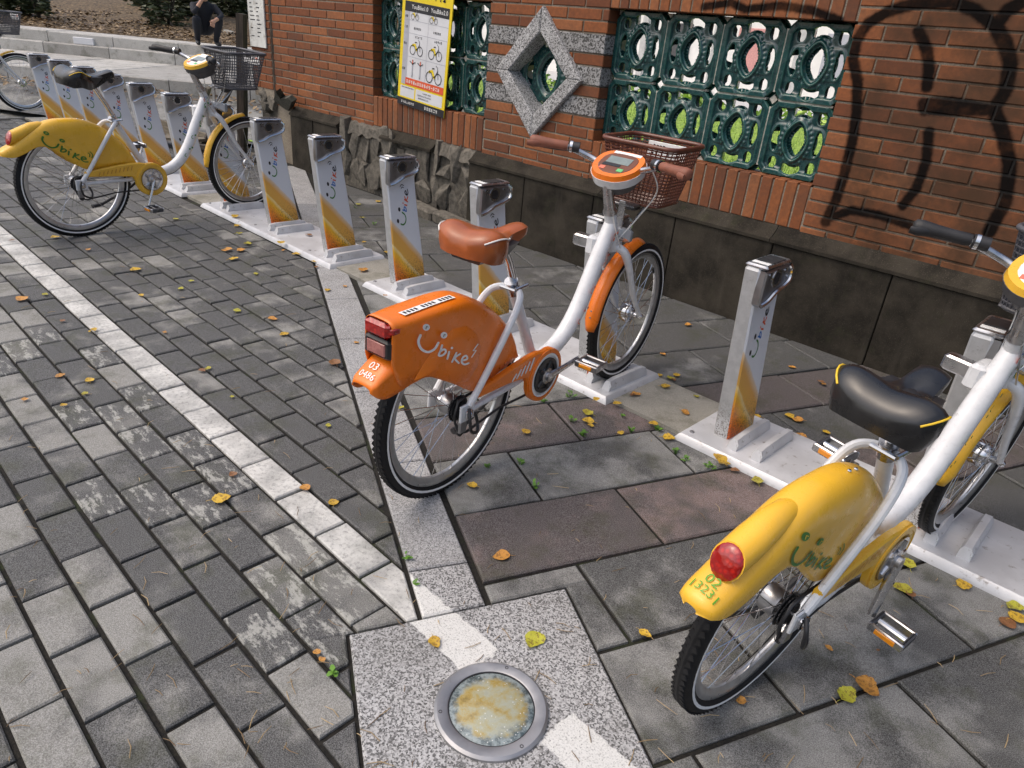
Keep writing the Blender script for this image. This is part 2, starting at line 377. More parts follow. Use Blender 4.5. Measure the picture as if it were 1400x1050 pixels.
def smoothpath(pts, n=6):
    P = [Vector(p) for p in pts]; out = []
    for i in range(len(P) - 1):
        p0, p1, p2, p3 = P[max(i - 1, 0)], P[i], P[i + 1], P[min(i + 2, len(P) - 1)]
        for k in range(n):
            t = k / n; out.append(.5 * ((2 * p1) + (p2 - p0) * t + (2 * p0 - 5 * p1 + 4 * p2 - p3) * t * t + (3 * p1 - p0 - 3 * p2 + p3) * t ** 3))
    out.append(P[-1]); return out
def lathe(profile, seg=24, axis='X', closed=False):
    """profile of (r, a): radius and position along axis"""
    rings = []
    for r, a in profile:
        ring = []
        for k in range(seg):
            c, s = math.cos(2 * math.pi * k / seg) * r, math.sin(2 * math.pi * k / seg) * r
            ring.append((a, c, s) if axis == 'X' else (c, s, a) if axis == 'Z' else (s, a, c))
        rings.append(ring)
    if closed:
        rings.append(rings[0]); return loft(rings, False, False)
    return loft(rings, True, True)
def torus(R, r, seg=48, ms=10, axis='X', rx=None):
    rx = rx or r
    return lathe([(R + r * math.cos(2 * math.pi * k / ms), rx * math.sin(2 * math.pi * k / ms)) for k in range(ms)], seg, axis, True)
def prism(poly, z0, z1, ch=0.):
    """poly: ccw (x,y); chamfered top edge"""
    n = len(poly)
    rings = [[(x, y, z0) for x, y in poly], [(x, y, z1 - ch) for x, y in poly]]
    if ch:
        ins = []
        for i in range(n):
            p = Vector(poly[i]); a = (Vector(poly[i - 1]) - p).normalized(); b = (Vector(poly[(i + 1) % n]) - p).normalized()
            d = a + b; s = max(.35, math.sqrt(max(0, (1 - a.dot(b)) / 2)))
            d = d.normalized() if d.length > 1e-5 else Vector((-a.y, a.x)); cr = a.x * b.y - a.y * b.x
            q = p + d * (ch / s) * (1 if cr < 0 else -1); ins.append((q.x, q.y, z1))
        rings.append(ins)
    return loft(rings, True, True)
def clip(poly, a, b, c):
    """keep a*x+b*y<=c"""
    out = []
    for i in range(len(poly)):
        p, q = poly[i], poly[(i + 1) % len(poly)]; dp = a * p[0] + b * p[1] - c; dq = a * q[0] + b * q[1] - c
        if dp <= 0: out.append(p)
        if dp * dq < 0: t = dp / (dp - dq); out.append((p[0] + (q[0] - p[0]) * t, p[1] + (q[1] - p[1]) * t))
    return out
def area(poly): return .5 * abs(sum(poly[i][0] * poly[(i + 1) % len(poly)][1] - poly[(i + 1) % len(poly)][0] * poly[i][1] for i in range(len(poly))))
def ribbon(pts, w, n=0):
    """flat 2D stroke: returns list of (x,y) verts and faces"""
    P = [Vector((*p, 0)) for p in pts]
    if n: P = smoothpath(P, n)
    v = []; f = []
    for i, p in enumerate(P):
        t = (P[min(i + 1, len(P) - 1)] - P[max(i - 1, 0)]).normalized(); s = Vector((-t.y, t.x, 0)) * w / 2
        v += [(p + s).to_2d(), (p - s).to_2d()]
        if i: f.append((2 * i - 2, 2 * i - 1, 2 * i + 1, 2 * i))
    for p in (P[0], P[-1]):
        o = len(v); v += [Vector((p.x + w / 2 * math.cos(k * math.pi / 4), p.y + w / 2 * math.sin(k * math.pi / 4))) for k in range(8)]; f.append(tuple(range(o, o + 8)))
    return [tuple(q) for q in v], f
def disc2(c, r, n=12):
    return [(c[0] + r * math.cos(2 * math.pi * k / n), c[1] + r * math.sin(2 * math.pi * k / n)) for k in range(n)], [tuple(range(n))]
def map2(vf, fn): return [fn(*p) for p in vf[0]], vf[1]
_tc = {}
def text2(s, size=1., font=None):
    if s not in _tc:
        cu = bpy.data.curves.new('t', 'FONT'); cu.body = s; cu.align_x = 'CENTER'; cu.align_y = 'CENTER'; cu.resolution_u = 2
        o = bpy.data.objects.new('t', cu); COL.objects.link(o)
        dg = bpy.context.evaluated_depsgraph_get(); me = o.evaluated_get(dg).to_mesh()
        _tc[s] = ([tuple(v.co.xy) for v in me.vertices], [tuple(p.vertices) for p in me.polygons])
        o.evaluated_get(dg).to_mesh_clear(); bpy.data.objects.remove(o); bpy.data.curves.remove(cu)
    v, f = _tc[s]; return [(x * size, y * size) for x, y in v], f
def lerp(tab, x):
    if x <= tab[0][0]: return tab[0][1]
    for (a, p), (b, q) in zip(tab[:-1], tab[1:]):
        if x <= b:
            t = (x - a) / (b - a); return p + (q - p) * t
    return tab[-1][1]
def smtab(tab, n=6):
    P = smoothpath([(a, b, 0) for a, b in tab], n); return [(p.x, p.y) for p in P]

# ================================================================== SETTING: ground, paving
gm = MB().add(([(-400, -400, -.07), (400, -400, -.07), (400, 400, -.07), (-400, 400, -.07)], [(0, 1, 2, 3)]), 'joint')
struct(gm.build('ground'))
pave = struct(MB().add(([(-9.7, -1.6, -.011), (3.2, -1.6, -.011), (3.2, 3.6, -.011), (-9.7, 3.6, -.011)], [(0, 1, 2, 3)]), 'joint').build('pavement'))
nL = (.442, .897); cL = .3155; nR = (.447, .8945); cR = .479
P0, P1, P2, P3 = (-1.054, .673), (-.823, 1.186), (-.333, .915), (-.564, .402)
def half(a, b):
    """outward half plane of slab edge a->b seen from outside the slab"""
    n = Vector((b[1] - a[1], a[0] - b[0])).normalized(); c = Vector(((P0[0] + P2[0]) / 2, (P0[1] + P2[1]) / 2))
    if n.dot(c) > n.dot(Vector(a)): n = -n
    return n.x, n.y, n.dot(Vector(a))
H01, H12, H23, H30 = half(P0, P1), half(P1, P2), half(P2, P3), half(P3, P0)
def outside_slab(poly, gap=.009):
    t_ = poly
    for h in (H01, H12, H23, H30):
        t_ = clip(t_, h[0], h[1], h[2] + gap) if len(t_) > 2 else []
    if len(t_) < 3 or area(t_) < 1e-5: return [poly]
    res = []; rest = poly
    for h in (H01, H12, H23, H30):
        if len(rest) < 3: break
        a = clip(rest, -h[0], -h[1], -(h[2] + gap))
        if len(a) > 2 and area(a) > 2e-4: res.append(a)
        rest = clip(rest, h[0], h[1], h[2] + gap)
    return res
def ccw(poly):
    s = sum(poly[i][0] * poly[(i + 1) % len(poly)][1] - poly[(i + 1) % len(poly)][0] * poly[i][1] for i in range(len(poly)))
    return poly if s > 0 else poly[::-1]
def dedupe(poly):
    o = []
    for p in poly:
        if not o or (abs(p[0] - o[-1][0]) + abs(p[1] - o[-1][1])) > 2e-3: o.append(p)
    if len(o) > 1 and abs(o[0][0] - o[-1][0]) + abs(o[0][1] - o[-1][1]) < 2e-3: o.pop()
    return o
RESID = [gnd(*q) for q in [(35, 490), (120, 488), (185, 555), (115, 560), (245, 600), (150, 690), (270, 665), (330, 640), (415, 762), (370, 800), (455, 785), (425, 865), (240, 545), (60, 470)]]
rng = random.Random(3)
small = []      # (poly, tone, mat)
PX, PY, JT = .2175, .1087, .0105
for r in range(-14, 31):
    y0 = .147 + PY * r; y1 = y0 + PY
    if y1 > 3.5 or y0 > 2.1 and y1 < 2.5: continue
    ph = -2.289 if r % 2 == 0 else -2.289 + PX * .56
    for k in range(-34, 26):
        x0 = ph + PX * k
        if x0 < -9.65 or x0 > -.2: continue
        q = [(x0 + JT / 2, y0 + JT / 2), (x0 + PX - JT / 2, y0 + JT / 2), (x0 + PX - JT / 2, y1 - JT / 2), (x0 + JT / 2, y1 - JT / 2)]
        jx, jy = rng.uniform(-.002, .002), rng.uniform(-.0015, .0015); q = [(a + jx, b + jy) for a, b in q]
        q = clip(q, nL[0], nL[1], cL - .012)
        if len(q) < 3: continue
        if y0 < 2.3: q = clip(q, 0, 1, 2.15)
        else: q = clip(q, 0, -1, -2.50)
        if len(q) < 3: continue
        for a in outside_slab(q):
            a = dedupe(a)
            if len(a) < 3 or area(a) < 4e-4: continue
            cx = sum(p[0] for p in a) / len(a); cy = sum(p[1] for p in a) / len(a)
            t = rng.choice((-.05, .02, .1, .2, .36, .62, .9)) if cy < .8 else rng.choice((-.1, -.02, .04, .1, .16, .26, .5))
            if cy < .55 and cx > -2.6 and rng.random() < .3: t = max(t, .66)
            m = 'paver_white' if r == 6 else 'paver'
            if m == 'paver' and any((cx - p.x) ** 2 + (cy - p.y) ** 2 < .0128 for p in RESID): m = 'paver_residue'
            small.append((ccw(a), t, m, cx, cy))
def emit_pieces(items, name, parent, limit, z=0., depth=.06, ch=.004):
    """the pieces that show largest become objects of their own, the others one joined part"""
    sc = []
    for it in items:
        x, y, d = proj((it[3], it[4], 0)); vis = -30 < x < 1430 and -30 < y < 1080
        sc.append((0 if vis else 1, d if d > 0 else 99, it))
    sc.sort(key=lambda s: (s[0], s[1])); rest = MB(); cache = {}
    for i, (v, d, (poly, t, m, cx, cy)) in enumerate(sc):
        dz = rng.uniform(-.0022, .0018); tl = (rng.uniform(-.006, .006), rng.uniform(-.006, .006))
        loc = [(x - cx, y - cy) for x, y in poly]
        if i < limit and v == 0:
            key = (m, t, tuple((round(x, 3), round(y, 3)) for x, y in loc))
            if key not in cache: cache[key] = MB().add(prism(loc, -depth, 0, ch), m, tone=t).mesh(name, None, True)
            o = link(name, cache[key], parent); o.location = (cx, cy, z + dz); o.rotation_euler = (*tl, 0)
        else:
            rest.add(prism(loc, -depth, 0, ch), m, Matrix.Translation((cx, cy, z + dz)), t)
    if rest.v: stuff(rest.build(name + '_field', parent, None, True))
emit_pieces(small, 'paver', pave, 300)
# large slabs right of the granite strip
d1 = Vector((.39, .921)).normalized(); d2 = Vector((.921, -.39)).normalized(); big = []
vj = [-.71 + .2967 * k for k in range(7, 0, -1)] + [-.71 - .2967 * k for k in range(6)] + [-2.19 - .335 * k for k in range(1, 16)]
for k in range(len(vj) - 1):
    v0, v1 = vj[k + 1], vj[k]; row = k - 7
    for n in range(-8, 12):
        u0 = (1.11 if row % 2 == 0 else .833) + .016 * row + .585 * n; u1 = u0 + .585; j = .006
        q = [d1 * u + d2 * v for u, v in ((u0 + j, v0 + j), (u1 - j, v0 + j), (u1 - j, v1 - j), (u0 + j, v1 - j))]; q = ccw([(p.x, p.y) for p in q])
        q = clip(q, -nR[0], -nR[1], -(cR + .012)); 
        if len(q) < 3: continue
        q = clip(q, 1, 0, 3.1)
        for lo, hi in ((-1.5, 2.15), (2.50, 3.495)):
            p = clip(q, 0, 1, hi) if len(q) > 2 else []; p = clip(p, 0, -1, -lo) if len(p) > 2 else []
            if len(p) < 3: continue
            for a in outside_slab(p):
                a = dedupe(a)
                if len(a) < 3 or area(a) < 6e-4: continue
                cx = sum(c[0] for c in a) / len(a); cy = sum(c[1] for c in a) / len(a)
                t = rng.choice((.22, .36, .48, .6)) if hi < 2.2 else rng.choice((-.15, -.05, .05, .2))
                if row in (-1, -2, 0) and cx < -.3: t += .16
                if row == -2 and cx > -.5: t = .7
                big.append((ccw(a), t, 'slab_red' if row in (2, 4) else 'slab_grey', cx, cy))
emit_pieces(big, 'paving_slab', pave, 200, ch=.005)
# granite strip stones and the square granite slab
dS = Vector((.897, -.442)); base = Vector((-3.5, 2.16)); nS = Vector((.4445, .8957)); k0 = (cL + cR) / 2
for i in range(-6, 14):
    a = i * .52 + .07; b = a + .52
    c0 = nS * k0 + dS * ((base.dot(dS)) + a); c1 = nS * k0 + dS * ((base.dot(dS)) + b); hw = .0805
    q = ccw([tuple(c0 + nS * hw + dS * .003), tuple(c1 + nS * hw - dS * .003), tuple(c1 - nS * hw - dS * .003), tuple(c0 - nS * hw + dS * .003)])
    for lo, hi in ((-1.5, 2.15), (2.50, 3.49)):
        p = clip(q, 0, 1, hi); p = clip(p, 0, -1, -lo) if len(p) > 2 else []
        if len(p) < 3: continue
        for a2 in outside_slab(p, .006):
            a2 = dedupe(a2)
            if len(a2) > 2 and area(a2) > 8e-4:
                o = MB().add(prism(ccw(a2), -.06, .003, .004), 'granite_slab' if a2[0][0] > -1.4 and a2[0][0] < -.8 else 'granite').build('granite_kerb', pave)
MB().add(prism(ccw([P0, P1, P2, P3]), -.06, .004, .005), 'granite_slab').build('granite_slab', pave)
# pale concrete bed under the dock plates
struct(MB().add(box(-9.6, 3.1, 2.152, 2.498, -.06, .010), 'concrete_pale').build('dock_foundation', pave)).pop('kind', None)

# far forecourt rising gently to the steps, steps, soil bank
HN = Vector((-.673, .739, 0)).normalized(); HE = Vector((.739, .673, 0)).normalized()
def hd(px, py, z): p = gnd(px, py, z); return p.dot(HN)
ZB = .25; cx0 = 640 / 3.09
e1 = hd(cx0, 330 / 3.09, ZB + .16); r2 = hd(cx0, 265 / 3.09, ZB + .16); e2 = hd(cx0, 236 / 3.09, ZB + .32); r3 = hd(cx0, 215 / 3.09, ZB + .32); e3 = hd(cx0, 187 / 3.09, ZB + .47); b3 = hd(cx0, 160 / 3.09, ZB + .47)
r1 = e1
def bandpt(d, s, z): p = HN * d + HE * s; return (p.x, p.y, z)
SL, SR = -17, -2.6
v = [(-9.4, -6, -.012), (-9.4, 12, -.012), bandpt(r1, SR, ZB), bandpt(r1, SL, ZB), (-7.0, 12, -.012), (-9.4, -14, -.012)]
fc = MB().add(([(-7.5, 3.9, -.03), (-9.55, 3.45, -.03), (-9.55, -9, -.03), bandpt(r1, -16, ZB), bandpt(r1, -2.6, ZB)], [(0, 1, 2, 3), (0, 3, 4)]), 'forecourt' if 'forecourt' in MT else 'paver')
struct(fc.build('forecourt_paving', None, None, True))
def step(name, d0, d1_, z0, z1):
    m = MB(); n = 14; rs = random.Random(int(d0 * 100))
    for i in range(n):
        s0 = SL + (SR - SL) / n * i; s1 = s0 + (SR - SL) / n - .012
        P = [bandpt(d0, s0, 0), bandpt(d0, s1, 0), bandpt(d1_, s1, 0), bandpt(d1_, s0, 0)]
        m.add(prism(ccw([p[:2] for p in P]), z0 - .5, z1 + rs.uniform(-.004, .004), .012), 'step_top', tone=rs.uniform(.3, .8))
    return struct(m.build(name, None, None, True))
step('stone_step', r1, r2 + .4, ZB, ZB + .16); step('stone_step', r2, r3 + .4, ZB, ZB + .32); step('stone_step', r3, b3, ZB, ZB + .47)
m = MB(); g_ = 26; rs = random.Random(5)
V = [bandpt(b3 - .02 + (6.5) * j / 8, SL + (SR - SL) * i / g_, ZB + .44 + .07 * j + rs.uniform(-.03, .03)) for j in range(9) for i in range(g_ + 1)]
m.add((V, [(j * (g_ + 1) + i, j * (g_ + 1) + i + 1, (j + 1) * (g_ + 1) + i + 1, (j + 1) * (g_ + 1) + i) for j in range(8) for i in range(g_)]), 'soil')
struct(m.build('soil_bank', None, 60))
# litter of dry leaves on the bank and the forecourt
def scatter_leaves(m, n, fn, mat, s0, s1, rs, tilt=.5):
    for i in range(n):
        p = Vector(fn()); a = rs.uniform(0, 6.28); s = rs.uniform(s0, s1)
        X = Matrix.Translation(p) @ Matrix.Rotation(a, 4, 'Z') @ Matrix.Rotation(rs.uniform(-tilt, tilt), 4, 'X') @ Matrix.Rotation(rs.uniform(-tilt, tilt), 4, 'Y') @ Matrix.Scale(s, 4)
        m.add(([(-1, 0, 0), (-.2, -.5, .12), (1, 0, .05), (-.2, .5, .12)], [(0, 1, 2), (0, 2, 3)]), mat, X, rs.random())
lit = MB(); rs = random.Random(11)
def bp():
    j = rs.uniform(0, 4.2); return bandpt(b3 + j, rs.uniform(-13, -3), ZB + .49 + .086 * j * .8)
scatter_leaves(lit, 7000, bp, 'drybrown', .025, .055, rs)
def fp():
    d = r1 - abs(rs.gauss(0, .5)) - .02; t = 1 - (r1 - d) / 6; return bandpt(d, rs.uniform(-12, -3), ZB * max(0, t) + .03)
scatter_leaves(lit, 900, fp, 'drybrown', .025, .05, rs)
stuff(lit.build('leaf_litter', None, None, True))
tag(bpy.data.objects['leaf_litter'], 'dry brown leaf litter covering the bank behind the stone steps', 'leaf litter')

# ================================================================== BRICK WALL
RX90 = Matrix.Rotation(R_(90), 4, 'X')            # prism drawn in (x,z), extruded along -y
def prismY(poly, y0, y1, ch=0.): v, f = prism(ccw(poly), -y1, -y0, ch); return [(x, -z, y) for x, y, z in v], f
XW0, XW1, ZT = -6.60, 2.6, 2.36
WR = (-2.770, -1.392); WL = (-5.035, -3.738); WZ = (.757, 1.466); DC = (-3.2575, 1.08)
core = MB(); yb = YW + .24; yf = YW + .0065; e = .009
def cb(x0, x1, z0, z1): core.add(box(x0, x1, yf, yb, z0, z1), 'mortar')
cb(XW0, WL[0] - e, -.02, ZT); cb(WL[0] - e, WL[1] + e, -.02, WZ[0] - e); cb(WL[0] - e, WL[1] + e, WZ[1] + e, ZT)
cb(WR[0] - e, WR[1] + e, -.02, WZ[0] - e); cb(WR[0] - e, WR[1] + e, WZ[1] + e, ZT); cb(WR[1] + e, XW1, -.02, ZT)
xa, xb = WL[1] + e, WR[0] - e; rx, rz = .29, .285
cb(xa, xb, -.02, DC[1] - rz); cb(xa, xb, DC[1] + rz, ZT)
for sx, xe in ((-1, xa), (1, xb)):
    for sz in (-1, 1):
        core.add(prismY([(DC[0], DC[1] + sz * rz), (DC[0] + sx * rx, DC[1]), (xe, DC[1]), (xe, DC[1] + sz * rz)], yf, yb), 'mortar')
wall = tag(core.build('brick_wall'), 'red brick garden wall with green glazed tile windows, sprayed with black graffiti', 'wall')
BL, CP, JW = .26, .0647, .0095
bricks = []      # x0,x1,z0,z1
def cut(iv, ex):
    out = []
    for a, b in iv:
        for c, d in ex:
            if c <= a and d >= b: a = b = 0; break
            if c < b and d > a:
                if c > a: out.append((a, c))
                a = d
        if b - a > .02: out.append((a, b))
    return out
def fill_row(x0, x1, z0, z1, ph, ex=()):
    k = math.floor((x0 - ph) / BL) - 1
    while True:
        a = ph + BL * k; b = a + BL; k += 1
        if a > x1: break
        for c, d in cut([(max(a, x0), min(b, x1))], sorted(ex)):
            if d - c > .025: bricks.append((c + (JW / 2 if c > x0 + .001 else 0), d - (JW / 2 if d < x1 - .001 else 0), z0 + JW / 2, z1 - JW / 2))
rows = []
k = -13
while True:
    z1 = WZ[1] - CP * k; z0 = z1 - CP
    if z0 < .46: break
    ph = -1.259 if k % 2 == 0 else -1.13
    inwin = z1 > WZ[0] + .01 and z0 < WZ[1] - .01
    insold = z1 <= WZ[0] + .02 or (z0 >= WZ[1] - .01 and z1 < WZ[1] + CP * 4 + .01)
    segs = [(XW0, WL[0]), (WL[1], WR[0]), (WR[1], XW1)] if (inwin or insold) else [(XW0, XW1)]
    for s in segs:
        ex = []
        if s == (WL[1], WR[0]):
            zm = (z0 + z1) / 2
            if .884 < zm < 1.336: continue
            hw = (1 - abs(zm - DC[1]) / .38) * .365 - .045
            if hw > 0: ex = [(DC[0] - hw, DC[0] + hw)]
        fill_row(s[0], s[1], z0, z1, ph, ex)
    k += 1
for z0, z1 in ((1.163, 1.230), (.991, 1.058)):
    zm = (z0 + z1) / 2; hw = (1 - abs(zm - DC[1]) / .38) * .365 - .045
    fill_row(WL[1], WR[0], z0, z1, -3.0, [(DC[0] - hw, DC[0] + hw)])
for (a, b) in (WR, WL):
    n = round((b - a) / .0647); p = (b - a) / n
    for i in range(n):
        for z0, z1 in ((WZ[0] - .2265, WZ[0]), (WZ[1], WZ[1] + CP * 4)):
            bricks.append((a + p * i + JW / 2, a + p * (i + 1) - JW / 2, z0 + JW / 2, z1 - (JW / 2 if z1 > WZ[1] else 0)))
def brick_vf(w, h, d=.118, c=.0035):
    rings = []
    for y, i in ((d, 0), (c, 0), (0, c)):
        a, b = w / 2 - i, h / 2 - i; rings.append([(-a, y, -b), (a, y, -b), (a, y, b), (-a, y, b)])
    return loft([r[::-1] for r in rings], True, True)
sc = []
rb = random.Random(9)
for x0, x1, z0, z1 in bricks:
    px, py, d = proj(((x0 + x1) / 2, YW, (z0 + z1) / 2)); vis = -20 < px < 1420 and -20 < py < 1070 and d > 0
    sc.append((0 if vis else 1, d if d > 0 else 99, (x0, x1, z0, z1)))
sc.sort(); rest = MB(); cache = {}
for i, (v, d, (x0, x1, z0, z1)) in enumerate(sc):
    t = rb.choice((.1, .25, .4, .5, .6, .7, .85)); cx, cz = (x0 + x1) / 2, (z0 + z1) / 2; dy = rb.uniform(-.0018, .0018)
    key = (round(x1 - x0, 3), round(z1 - z0, 3), t)
    if i < 300 and v == 0:
        if key not in cache: cache[key] = MB().add(brick_vf(x1 - x0, z1 - z0), 'brick', tone=t).mesh('brick', None, True)
        o = link('brick', cache[key], wall); o.location = (cx, YW + dy, cz)
    else: rest.add(brick_vf(x1 - x0, z1 - z0), 'brick', Matrix.Translation((cx, YW + dy, cz)), t)
stuff(rest.build('brick_field', wall, None, True))
# granite bands and diamond frame
for z0, z1 in ((1.234, 1.333), (1.062, 1.160), (.889, .988)):
    zm = (z0 + z1) / 2
    for side in (-1, 1):
        f0 = lambda z: (1 - abs(z - DC[1]) / .38) * .365 - .03
        xo = WL[1] if side < 0 else WR[0]
        pl = [(xo, z0), (DC[0] + side * f0(z0), z0), (DC[0] + side * f0(zm), zm), (DC[0] + side * f0(z1), z1), (xo, z1)]
        MB().add(prismY(pl, YW - .004, YW + .116, .003), 'granite_wall').build('granite_band', wall)
for sx in (-1, 1):
    for sz in (-1, 1):
        pl = [(DC[0], DC[1] + sz * .38), (DC[0] + sx * .365, DC[1]), (DC[0] + sx * .248, DC[1]), (DC[0], DC[1] + sz * .24)]
        MB().add(prismY(pl, YW - .034, YW + .116, .007), 'granite_frame').build('diamond_frame', wall)
# glazed tiles (pierced)
def tile_mesh(n=92):
    xs = np.linspace(-1, 1, n + 1); X, Y = np.meshgrid(xs, xs); ax, ay = np.abs(X), np.abs(Y)
    def sm(a, b, t): t = np.clip((t - a) / (b - a), 0, 1); return t * t * (3 - 2 * t)
    rc = ((ax / .285) ** 1.62 + (ay / .415) ** 1.62)                     # central almond
    ring = np.exp(-((rc - 1.55) / .38) ** 2); bead = np.exp(-((rc - 2.35) / .3) ** 2) * (.6 + .4 * np.cos(np.arctan2(Y, X) * 22))
    fr = sm(.80, .86, np.maximum(ax, np.maximum(ay, (ax + ay - .72))))
    h = .55 * ring + .28 * bead + .62 * fr + .22 * sm(.35, .55, np.abs(np.sin(3.2 * X) * np.cos(2.6 * Y))) + .1
    def lens(cx, cy, a, b, p=2.): return (np.abs((X - cx) / a) ** p + np.abs((Y - cy) / b) ** p)
    holes = [rc]
    for sx in (-1, 1):
        holes.append(lens(sx * (.67 - .10 * np.abs(Y) ** 1.0), 0, .10, .31, 2.))
        for sy in (-1, 1): holes.append(lens(sx * .60, sy * .67, .115, .145, 3.))
    for sy in (-1, 1): holes.append(lens(0, sy * (.80 - .30 * ax ** 1.2 * (1 if True else 0)) , .29, .12, 2.6))
    hm = np.min(np.array(holes), axis=0)
    h = h * sm(1.0, 1.55, hm) + .0
    inside = (ax + ay) < 1.80
    # snap near-edge vertices onto the hole outline for cleaner rims
    c = (hm[:-1, :-1] + hm[1:, :-1] + hm[:-1, 1:] + hm[1:, 1:]) / 4; ins = (inside[:-1, :-1] & inside[1:, 1:] & inside[1:, :-1] & inside[:-1, 1:])
    keep = (c > 1.0) & ins
    idx = np.arange((n + 1) ** 2).reshape(n + 1, n + 1)
    V = np.stack([X.ravel(), -h.ravel(), Y.ravel()], 1)
    F = [(int(idx[i, j]), int(idx[i, j + 1]), int(idx[i + 1, j + 1]), int(idx[i + 1, j])) for i in range(n) for j in range(n) if keep[i, j]]
    used = sorted({a for f in F for a in f}); mp = {a: i for i, a in enumerate(used)}
    vv = V[used] * np.array([.1675, .026, .1725])
    me = bpy.data.meshes.new('glazed_tile'); me.from_pydata(vv.tolist(), [], [tuple(mp[a] for a in f) for f in F])
    bm = bmesh.new(); bm.from_mesh(me)
    be = [v for v in bm.verts if v.is_boundary]
    for _ in range(3): bmesh.ops.smooth_vert(bm, verts=be, factor=.5, use_axis_x=True, use_axis_y=True, use_axis_z=True)
    bm.to_mesh(me); bm.free()
    me.materials.append(MT['glaze']); me.polygons.foreach_set('use_smooth', [True] * len(me.polygons)); me.update(); return me
TILE = tile_mesh()
def tile(x, z, sx=1., sz=1.):
    o = link('glazed_tile', TILE, wall); o.location = (x, YW + .098, z); o.scale = (sx, 1, sz)
    s = o.modifiers.new('thick', 'SOLIDIFY'); s.thickness = .05; s.offset = -1; return o
gr = MB()
for a, b in (WR, WL):
    p = (b - a) / 4; q = (WZ[1] - WZ[0]) / 2
    for i in range(4):
        for j in range(2): tile(a + p * (i + .5), WZ[0] + q * (j + .5), p / .335 * .982, q / .345 * .982)
    for i in range(1, 4):
        for j in range(2): gr.add(box(a + p * i - .0055, a + p * i + .0055, YW + .085, YW + .13, WZ[0] + q * j + .035, WZ[0] + q * (j + 1) - .035), 'grout')
    for i in range(4): gr.add(box(a + p * i + .034, a + p * (i + 1) - .034, YW + .085, YW + .13, WZ[0] + q - .0055, WZ[0] + q + .0055), 'grout')
    for i in range(0, 5):
        for j in range(0, 3):
            if rb.random() < .45: continue
            c = (a + p * i, WZ[0] + q * j); s = .022
            pl = [(max(a, min(b, c[0] + dx)), max(WZ[0], min(WZ[1], c[1] + dz))) for dx, dz in ((-s, 0), (0, -s), (s, 0), (0, s))]
            pl = dedupe(pl)
            if len(pl) > 2 and area(pl) > 1e-4: gr.add(prismY(pl, YW + .10, YW + .13), 'grout')
gr.build('grout', wall)
tile(DC[0], DC[1], 1.5, 1.42)
# plinth: rendered panels, sloped cap stones, the broken stretch with bare rubble
px = [-3.80, -3.25, -2.66, -2.07, -1.483, -.894, -.30, .29, .88, 1.47, 2.06, 2.6]
for a, b in zip(px[:-1], px[1:]):
    MB().add(prismY([(a + .003, -.03), (b - .003, -.03), (b - .003, .455), (a + .003, .455)], YP, YW + .02, .003), 'plinth').build('plinth_panel', wall)
for a, b in ((-6.25, -5.87), (-5.86, -5.47)):
    MB().add(prismY([(a + .003, -.03), (b - .003, -.03), (b - .003, .455), (a + .003, .455)], YP, YW + .02, .003), 'plinth').build('plinth_panel', wall)
def cap(a, b):
    rings = [[(x, YP - .012, .458), (x, YW + .015, .458), (x, YW + .015, .545), (x, YP + .012, .487), (x, YP - .012, .474)] for x in (a, b)]
    MB().add(loft(rings), 'plinth').build('cap_stone', wall)
cx_ = [-6.25, -5.47]; cap(-6.25, -5.473); cap(-4.86, -4.22)
for a, b in zip((-3.79, -2.62, -1.50, -.30, .9), (-2.624, -1.504, -.304, .896, 2.6)): cap(a, b)
MB().add(box(-5.468, -3.803, YP + .045, YW + .02, -.03, .455), 'rubble_dark').build('rubble_bed', wall)
for a, b in ((-5.46, -4.875), (-4.21, -3.80)):
    n = 12; rs = random.Random(int(a * 100)); top = []
    rings = []
    for i in range(n + 1):
        x = a + (b - a) * i / n; z = .515 + rs.uniform(-.025, .02); y = YP + rs.uniform(0, .03)
        rings.append([(x, y, .44 + rs.uniform(-.015, .015)), (x, YW + .012, .44), (x, YW + .012, .54), (x, y + .02, z)])
    MB().add(loft(rings), 'rubble').build('broken_mortar', wall, 30)
def rock(rs, sx, sy, sz, name, parent, loc, mat, rot=0, n=16):
    bm = bmesh.new()
    for _ in range(n):
        d = Vector((rs.gauss(0, 1), rs.gauss(0, 1), rs.gauss(0, 1))).normalized(); p = max(abs(d.x), abs(d.y), abs(d.z)); d = d.lerp(d / p, .92)
        bm.verts.new((d.x * sx, d.y * sy, d.z * sz))
    r = bmesh.ops.convex_hull(bm, input=bm.verts); bmesh.ops.delete(bm, geom=[g for g in r['geom_interior'] if isinstance(g, bmesh.types.BMVert)], context='VERTS')
    bmesh.ops.bevel(bm, geom=list(bm.edges), offset=min(sx, sy, sz) * .035, segments=1, affect='EDGES')
    me = bpy.data.meshes.new(name); bm.to_mesh(me); bm.free(); me.materials.append(MT[mat])
    o = link(name, me, parent); o.location = loc; o.rotation_euler = (0, rot, 0); return o
rs = random.Random(21); x = -5.44
while x < -3.84:
    z = .04
    wd = rs.uniform(.09, .17)
    while z < .40:
        h = rs.uniform(.14, .30); w_ = wd * rs.uniform(.75, 1.1)
        rock(rs, w_ / 2 + .012, .03 + rs.uniform(0, .03), h / 2 + .01, 'rubble_stone', wall, (x + wd / 2 + rs.uniform(-.015, .015), YP + .045, min(z + h / 2, .42)), 'rubble', rs.uniform(-.25, .25), 11); z += h
    x += wd
